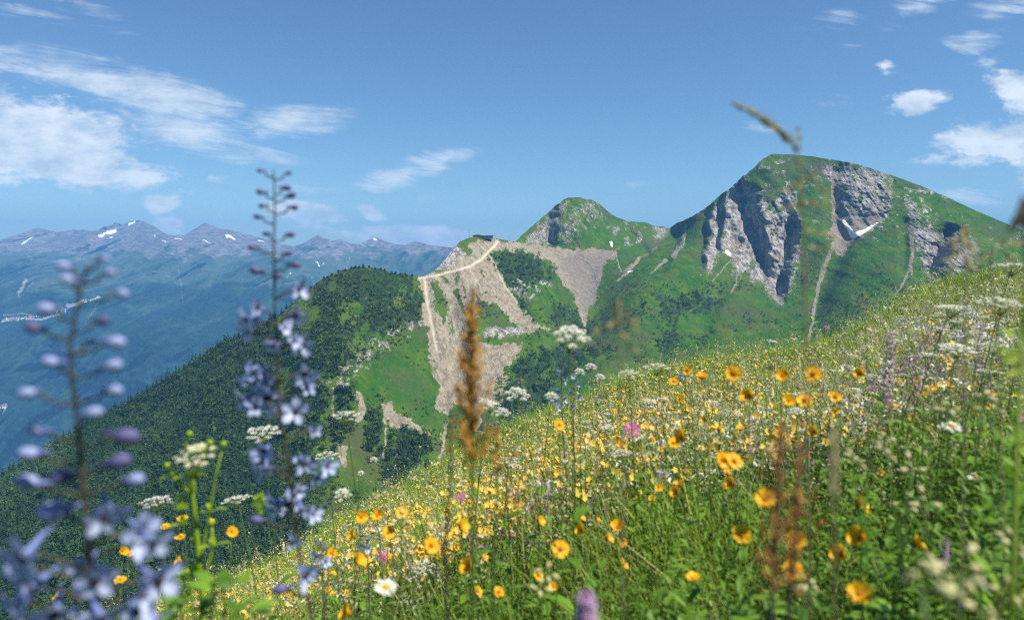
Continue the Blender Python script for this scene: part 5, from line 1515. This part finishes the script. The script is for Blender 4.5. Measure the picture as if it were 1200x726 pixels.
def larkspur(label, d, stem_px, buds, flowers, rs_, rf, stem_r, lean=0.0, lb=None):
    lb = lb or LB
    pts = [at(x, y, d + lean * (y - stem_px[0][1]) / 400) for x, y in stem_px]
    base = pts[-1].copy(); gz = float(ground(base.x, base.y))
    e = empty('larkspur', (base.x, base.y, gz), label, 'larkspur', 'tall blue larkspurs'); org = Vector((base.x, base.y, gz))
    if base.z > gz: pts.append(Vector((base.x, base.y, gz - .02)))
    m = MB(); loc = [p - org for p in pts]; loc = loc[::-1]; n = len(loc)
    m.tube(loc, [stem_r * (1.25 - .75 * i / (n - 1)) for i in range(n)], 8, .3); m.build('stem', [M_purpstalk], e)
    ys = [p[1] for p in stem_px]; sx = [p[0] for p in stem_px]
    def stem_at(y): return at(float(np.interp(y, ys, sx)), y, d + lean * (y - ys[0]) / 400)
    def add(me, P, face, size, nm, sub=None):
        o = bpy.data.objects.new(nm, me); col.objects.link(o); o.parent = e; o.location = P - org
        o.rotation_mode = 'QUATERNION'; o.rotation_quaternion = Vector(face).normalized().to_track_quat('Z', 'Y'); o.scale = (size,) * 3
        if sub: q = bpy.data.objects.new('eye', sub); col.objects.link(q); q.parent = o
    for (x, y, *s) in buds:
        P = at(x, y, d + random.uniform(-.03, .03) * d); S = stem_at(min(y + 14 * .5 / d, ys[-1])); k = s[0] if s else 1
        side = Vector((1 if P.x > S.x else -1, random.uniform(-.5, .2), random.uniform(-.1, .35)))
        add(lb if random.random() < .8 else LB, P, side, rs_ * k * random.uniform(.8, 1.15), 'bud')
        q = MB(); q.tube([S - org, (S - org) * .45 + (P - org) * .55 - Vector((0, 0, .002)), P - org - side.normalized() * rs_ * .5], [.0013, .0011, .0012], 5, .3); q.build('pedicel', [M_purpstalk], e)
    flowers = list(flowers) + [(x + random.uniform(-13, 13) * (1.6 if d < .6 else 1), y + random.uniform(-10, 14) * (1.6 if d < .6 else 1), fx + random.uniform(-.6, .6), random.uniform(-.8, .1), random.uniform(.6, .85)) for (x, y, fx, fy, *s) in flowers if d < .6 or (d < 1 and random.random() < .3)]
    for (x, y, fx, fy, *s) in flowers:   # fx, fy: which way it turns, 0 0 is to the camera
        P = at(x, y, d + random.uniform(-.04, .04) * d); S = stem_at(min(y + 18 * .5 / d, ys[-1])); k = random.randrange(8)
        face = cam_v(P) + Vector((fx + random.uniform(-.35, .35), 0, fy + random.uniform(-.45, .2))) * 1.4; sz = rf * (s[0] if s else 1)
        add(LF[k][0], P, face, sz, 'flower', LF[k][1])
        q = MB(); q.tube([S - org, (S - org) * .5 + (P - org) * .5 + Vector((0, 0, .003)), P - org - face.normalized() * sz * .25], [.0014, .0012, .0012], 5, .3); q.build('pedicel', [M_purpstalk], e)
    return e


larkspur('blurred close larkspur at the left edge with pale blue blooms at its foot', .47, [(104, 308), (100, 318), (90, 360), (82, 405), (84, 440), (91, 492), (97, 560), (102, 620), (108, 740)],
         [(76, 312, .8), (122, 303, .8), (128, 319, .8), (80, 328, .8), (142, 344, .9), (56, 362), (120, 376), (40, 384, 1.05), (106, 401, .8), (134, 401, 1.05), (61, 424), (131, 429, 1.05), (34, 460, 1.1), (133, 458, 1.1), (108, 484), (44, 503, 1.2), (146, 511, 1.25), (36, 531, 1.3), (138, 541, 1.3), (157, 562, 1.4), (35, 565, 1.4), (66, 598, 1.6), (75, 558, 1.2)],
         [(122, 606, -.2, -.5, .7), (105, 668, 0, 0, 1), (164, 622, .6, .1, .95), (30, 650, -.9, -.1, 1.05), (36, 686, -.8, -.2, 1.05), (184, 680, .8, -.1, 1.0), (66, 716, -.5, -.4, 1), (118, 722, .2, -.4, .9), (160, 716, .5, -.5, .8)], .0118, .0185, .0018, lb=LBP)
larkspur('tall larkspur left of centre, violet buds above open pale blue stars', .80, [(320, 199), (321, 206), (322, 248), (321, 297), (322, 363), (326, 430), (329, 492), (336, 531), (347, 622), (354, 665), (368, 735)],
         [(305, 200, .8), (338, 203, .8), (306, 225), (335, 220, .9), (341, 229), (308, 241, .9), (344, 243), (302, 254), (312, 274, .9), (340, 275), (296, 290, 1.1), (337, 297, 1.1), (300, 317, 1.3), (345, 310, 1.2), (325, 323, 1.1), (302, 609, 1.4), (330, 690, 1.5)],
         [(350, 339, .7, .1, .8), (347, 369, .2, -.1), (291, 374, -.6, -.1), (290, 388, -.5, -.4, .9), (320, 404, 0, 0, .85), (352, 402, .7, -.2), (294, 433, -.8, 0), (312, 466, -.1, 0, 1.15), (286, 467, -.9, -.2), (357, 437, .4, 0, 1.05), (309, 446, -.4, .3), (347, 482, .1, -.1, 1.1), (368, 504, .9, -.5, .7), (310, 528, -.6, -.3), (382, 546, .7, -.2, .95), (356, 543, .2, -.2, .9), (338, 591, 0, .1, 1.15), (366, 603, .8, 0, .8), (357, 674, .3, -.2), (343, 634, .2, -.4, .7), (300, 540, -.8, -.3, .8), (318, 588, -.7, 0, .8), (298, 448, -.8, -.2, .8), (300, 476, -.4, .2, .8), (360, 455, .8, 0, .7), (322, 482, -.3, -.5, .7), (372, 560, .5, -.4, .8), (312, 548, -.2, -.5, .8), (350, 575, .5, 0, .7), (334, 385, .3, .2, .6), (303, 362, -.7, .2, .7)], .0105, .0158, .0017)
larkspur('small blue larkspur under the tall white head in the centre, left stem', 2.1, [(659, 408), (658, 440), (659, 500), (664, 560)], [(658, 411, .8), (655, 420, .8), (661, 427, .9)], [(655, 436, -.5, 0, .8), (662, 446, .4, 0, .8), (653, 458, -.4, 0), (661, 468, .4, 0), (656, 478, 0, 0), (652, 470, -.6, 0)], .010, .014, .0018)
larkspur('small blue larkspur under the tall white head in the centre, right stem', 2.2, [(673, 400), (673, 440), (672, 500), (674, 560)], [(671, 404, .8), (675, 412, .8), (671, 421, .9), (675, 430)], [(672, 441, 0, 0, .8), (677, 450, .5, 0, .9), (669, 459, -.3, 0), (678, 466, .4, 0), (671, 476, 0, 0, .9)], .010, .013, .0018)
for (x, y, d, lab) in ((428, 640, 1.7, 'low bluish larkspur tip at the left slope near the golden drift'), (376, 655, 1.1, 'blurred larkspur blooms right of the middle larkspur foot'), (800, 415 + 25, 3.2, 'faint blue larkspur tip on the crest below the mountain')):
    s = .9 / d
    larkspur(lab, d, [(x, y - 26 * s), (x + 2, y), (x + 4, y + 60 * s)], [(x - 3, y - 24 * s, .8), (x + 4, y - 16 * s, .9)], [(x - 6 * s, y - 4 * s, -.5, 0, .8), (x + 7 * s, y + 4 * s, .5, 0, .8), (x - 6 * s, y + 16 * s, -.4, 0, .9)], .010, .014, .0018)

# ---------------------------------------------------------------- rusty docks
def dock(label, d, top, base_px, width, length_px, dens, seed, dim=1.0, mat=None):
    mat = mat or M_dockseed
    """a dock: stout stalk with upright side branches crowded with rusty seeds"""
    r = random.Random(seed); T = at(*top, d); B = at(*base_px, d); gz = float(ground(B.x, B.y)); org = Vector((B.x, B.y, gz))
    e = empty('dock', org, label, 'dock', 'rusty docks'); px = d / FPX
    m = MB(); m.tube([Vector((0, 0, -.02)), B - org, (B - org) * .5 + (T - org) * .5 + Vector((.002, 0, 0)), T - org], [.0022, .0020, .0015, .0007], 6, .3); m.build('stem', [M_stalk if dim == 1.0 else M_purpstalk], e)
    ax = T - B; L = ax.length; n = int(length_px / (7 if dim == 1.0 else 11)); brs = []
    for i in range(n):
        q = i / n; a = i * 2.4 + r.random(); w = width * px * .75 * (.15 + .85 * q) * r.uniform(.4, 1.3)
        S = T - org - ax.normalized() * (length_px * px) * (.12 + .88 * q); bl = length_px * px * r.uniform(.10, .26) * (.5 + .6 * q)
        E = S + Vector((math.cos(a) * w, math.sin(a) * w, bl)); b = MB()
        b.tube([S, S * .5 + E * .5 + Vector((math.cos(a), math.sin(a), 0)) * w * .25, E], [.0011, .0009, .0005], 4, .3); k = int(dens * bl / .04)
        for j in range(k):
            t = (j + r.random()) / k; c = S.lerp(E, t) + Vector((math.cos(a), math.sin(a), 0)) * w * .5 * t * (1 - t) + Vector([r.gauss(0, .0022) for _ in range(3)])
            nn = Vector([r.gauss(0, 1) for _ in range(3)]).normalized(); u = nn.orthogonal().normalized(); v = nn.cross(u); s = r.uniform(.0012, .0024)
            b.add([c + (u * math.cos(z) + v * math.sin(z)) * s * (1 if z < 6 else 1) for z in (0, 1.05, 2.1, 3.14, 4.2, 5.2)], [(0, 1, 2, 3, 4, 5)], r.random() * dim)
        b.build('branch', [mat], e)
    # main seeds round the axis
    b = MB()
    for j in range(int(length_px * (1.0 if dim == 1.0 else .5))):
        q = r.random(); w = width * px * .22 * (.2 + .8 * q); a = r.random() * 6.28; c = T - org - ax.normalized() * (length_px * px) * q + Vector((math.cos(a) * w, math.sin(a) * w, 0)) * r.random()
        nn = Vector([r.gauss(0, 1) for _ in range(3)]).normalized(); u = nn.orthogonal().normalized(); v = nn.cross(u); s = r.uniform(.0012, .0024)
        b.add([c + (u * math.cos(z) + v * math.sin(z)) * s for z in (0, 1.05, 2.1, 3.14, 4.2, 5.2)], [(0, 1, 2, 3, 4, 5)], r.random() * dim)
    b.build('seeds', [mat], e)
    for k in range(3):
        l = MB(); a = k * 2.2 + 1; l.leaf((0, 0, .10 + k * .1), (math.cos(a), math.sin(a), .8), .16, .03, droop=.5, t=.4, n=5); l.build('leaf', [M_leaf], e)
    return e


dock('tall rusty dock spike rising in front of the scree slope in the centre', .66, (552, 338), (553, 600), 50, 215, 44, 5)
dock('second rusty dock behind the tall spike, low and orange', .80, (583, 500), (578, 640), 44, 60, 34, 6)
dock('reddish dock tangle at the lower right, left stalk of the group', .50, (915, 496), (905, 700), 64, 215, 9, 7, dim=.8, mat=M_dockred)
dock('reddish dock tangle at the lower right, right stalk of the group', .52, (938, 520), (925, 705), 58, 185, 9, 8, dim=.8, mat=M_dockred)
dock('thin brownish dock left of the centre grass, beside the tall spike', .85, (530, 480), (522, 640), 24, 60, 10, 9, dim=.8)
dock('small rusty dock on the slope right of the dock spike', 1.9, (608, 560), (606, 620), 14, 44, 24, 11)

# ---------------------------------------------------------------- tall seed grasses that reach above the skyline
def seed_grass(label, d, path_px, spikelets, r_st=.0009, mat=M_straw, size=.010, drop=True):
    pts = [at(x, y, d) for x, y in path_px]; B = pts[0]; gz = float(ground(B.x, B.y)); org = Vector((B.x, B.y, gz))
    e = empty('seed_grass', org, label, 'seed grass', 'tall seed grasses near the camera')
    m = MB(); m.tube([Vector((0, 0, -.02))] + [p - org for p in pts], r_st, 5, .3); m.build('stem', [mat], e)
    for (x, y, dx, dy, n, k) in spikelets:      # n florets from (x, y) along (dx, dy) px
        s = MB(); A = at(x, y, d) - org; E = at(x + dx, y + dy, d) - org; D = (E - A)
        s.tube([A, E], .0006, 4, .4)
        for i in range(n):
            q = i / max(1, n - 1); c = A.lerp(E, q); sd = Vector((0, 1, 0)).cross(D).normalized() * (1 if i % 2 else -1)
            s.leaf(c, D.normalized() + sd * .45 + Vector((0, random.uniform(-.3, .3), 0)), size * k * random.uniform(.8, 1.2), size * k * .36, up=Vector((0, -1, 0)), droop=.05, t=random.uniform(.2, 1), n=3)
        s.build('spikelet', [mat], e)
    for k in range(2):
        l = MB(); a = k * 3 + .5; l.leaf((0, 0, .1 + .15 * k), (math.cos(a), math.sin(a), 1.2), .30, .006, droop=.5, t=.5, n=6); l.build('leaf', [M_grass], e)
    return e


seed_grass('arching brown grass panicle standing in the sky over the high mountain', .62, [(948, 700), (946, 500), (944, 350), (941, 240), (934, 176), (927, 160), (900, 142), (878, 130), (857, 121)],
           [(857, 121, 22, 8, 5, .8), (876, 128, 20, 12, 6, 1), (890, 138, 20, 12, 6, 1.05), (902, 147, 20, 14, 6, 1), (915, 156, 14, 14, 4, .8), (930, 172, 6, -18, 3, .7), (938, 176, -2, -20, 3, .7),
            (952, 205, -26, 16, 6, 1), (952, 205, 14, 22, 4, 1), (955, 236, -26, 4, 5, .9), (950, 238, 24, 4, 3, .7), (945, 270, 28, 6, 4, .8), (948, 290, 24, 2, 4, .7), (930, 240, -6, 3, 2, .7)], size=.0085, r_st=.0010)
seed_grass('pale nodding grass head in front of the dark cliff at upper right', .75, [(1128, 620), (1130, 480), (1132, 350), (1130, 300), (1127, 268)], [(1127, 264, 3, 10, 4, 1), (1128, 274, -10, 10, 4, 1), (1130, 282, 8, 8, 4, 1), (1126, 290, -14, 12, 4, .9), (1131, 300, 6, 12, 4, 1), (1120, 308, -10, 14, 4, .8)], size=.011)
seed_grass('pale forked grass panicle right of the nodding head', .75, [(1176, 640), (1172, 480), (1168, 380), (1160, 310), (1170, 284)], [(1170, 284, 22, 2, 5, .9), (1165, 292, -16, 8, 5, .9), (1162, 300, -18, 16, 4, .8), (1174, 290, 14, 16, 4, .8)], size=.010)
seed_grass('dark blurred grass tip cut by the right edge against the sky', .42, [(1212, 700), (1208, 480), (1202, 300), (1197, 236)], [(1197, 230, 1, 22, 5, 1.2), (1199, 240, -6, 18, 4, 1)], size=.011, mat=M_purpstalk)
seed_grass('thick blurred pale olive grass spike beside the reddish docks', .50, [(978, 800), (978, 640), (978, 578), (977, 500)], [(977, 498, 1, 76, 34, .9), (975, 502, 1, 70, 30, .9), (979, 500, 0, 74, 30, .9)], size=.008)
for (x, y, d, lab) in ((850, 378, 1.6, 'thin pale grass head over the green mountain right of centre'), (725, 350, .55, 'dull orange blurred grass tip on the far green slope'), (1012, 300 + 40, 1.3, 'pale grass head crossing the scree gully foot'), (705, 455, 1.5, 'brownish grass head right of the blue larkspurs'), (1085, 350, 1.2, 'pale grass head left of the nodding one'), (610, 440, 1.9, 'thin grass head beside the round white flowers'), (990, 415, 1.8, 'thin grass head on the crest left of the mauve spike'), (455, 560, 1.7, 'thin grass head before the dark grove')):
    k = 1.0 / d
    seed_grass(lab, d, [(x + 6, y + 260 * k), (x + 5, y + 120 * k), (x + 2, y + 30 * k), (x, y)], [(x, y, -3 * k, 14 * k, 4, .8), (x + 1, y + 8 * k, 10 * k, 8 * k, 4, .8), (x + 1, y + 14 * k, -12 * k, 6 * k, 4, .8), (x + 2, y + 22 * k, 9 * k, 10 * k, 3, .7)], r_st=.0007, size=.010)

# ---------------------------------------------------------------- lime green plant between the two larkspurs
def lime_plant():
    d = .92; B = at(240, 740, d); gz = float(ground(B.x, B.y)); org = Vector((B.x, B.y, gz))
    e = empty('lime_plant', org, 'lime green branching plant with a cream head and round lime buds, lower left', 'green plant')
    def L(x, y, dd=0): return at(x, y, d + dd) - org
    m = MB(); m.tube([Vector((0, 0, -.02)), L(238, 720), L(232, 640), L(226, 580), L(228, 545)], [.0042, .004, .0034, .0028, .002], 7, .6); m.build('stem', [M_lime], e)
    for pts in ([(234, 660), (246, 600), (252, 560), (262, 520)], [(228, 600), (222, 560), (218, 520), (222, 508)], [(226, 580), (205, 560), (196, 545)], [(230, 560), (240, 530), (246, 518)], [(236, 690), (250, 640), (248, 612)], [(232, 640), (215, 615), (213, 592)]):
        b = MB(); b.tube([L(*p) for p in pts], [.0022, .0018, .0014, .001][:len(pts)], 5, .5); E = L(*pts[-1]); b.ball(E, .0045, .6, 0, 8, 5)
        for k in range(3): b.leaf(L(*pts[1]), (math.cos(k * 2.1), math.sin(k * 2.1), .7), .03, .008, droop=.4, t=.4 + .2 * k)
        b.build('branch', [M_lime], e)
    for (x, y, r) in ((213, 588, .0085), (225, 678, .0155), (207, 700, .011), (307, 587, .010)):
        b = MB(); rr = random.Random(int(x))
        for k in range(60):
            v = Vector([rr.gauss(0, 1) for _ in range(3)]).normalized(); c = L(x, y) + v * r * rr.uniform(.5, .95) * (1 if x != 307 else 1); b.leaf(c, v + Vector((0, 0, .5)), r * .7, r * .5, t=rr.random(), n=2)
        b.build('bud', [M_lime], e)
    for nm, me, s in (('rays', CREAM[0][0], 1), ('florets', CREAM[0][1], 1)):
        o = bpy.data.objects.new(nm, me); col.objects.link(o); o.parent = e; o.location = L(230, 535); o.scale = (.027, .027, .020); o.rotation_euler = (.35, 0, 0)


lime_plant()


def leafy_corner(label, d, spots_, seed, mat=M_lime, L=.06, W=.016):
    r = random.Random(seed); x0, y0 = spots_[0]; B = at(x0, y0 + 60, d); gz = float(ground(B.x, B.y)); org = Vector((B.x, B.y, gz)); e = empty('leafy_herb', org, label, 'green plant', 'blurred leafy herbs close to the camera')
    T = at(x0, y0, d) - org; m = MB(); m.tube([Vector((0, 0, -.02)), T * .5 + Vector((.01, 0, 0)), T], [.003, .0025, .0015], 6, .4); m.build('stem', [mat], e)
    f = MB()
    for (x, y) in spots_:
        for k in range(9):
            c = at(x + r.gauss(0, 9), y + r.gauss(0, 9), d + r.gauss(0, .03)) - org; f.leaf(c, (r.gauss(0, 1), r.gauss(0, 1), r.random()), L * r.uniform(.5, 1), W * r.uniform(.6, 1.1), droop=.3, t=r.random(), n=3)
    f.build('foliage', [mat], e)


leafy_corner('yellow-green blurred leaves at the right edge below the umbels', .60, [(1197, 396), (1190, 410), (1202, 424), (1192, 432)], 1, M_grass, .04, .007)
leafy_corner('green blurred leaves at the bottom left under the lime plant', .75, [(262, 690), (240, 706), (290, 712), (210, 715)], 2, M_leaf, .035)
leafy_corner('dark green blurred leaves in the bottom right corner', .80, [(1150, 650), (1185, 560), (1170, 610), (1192, 600), (1196, 520)], 3, M_leaf, .08, .010)
leafy_corner('broad green leaves along the bottom edge right of the mauve spike', .95, [(900, 716), (860, 722), (940, 722), (1020, 716)], 4, M_leaf, .055, .014)
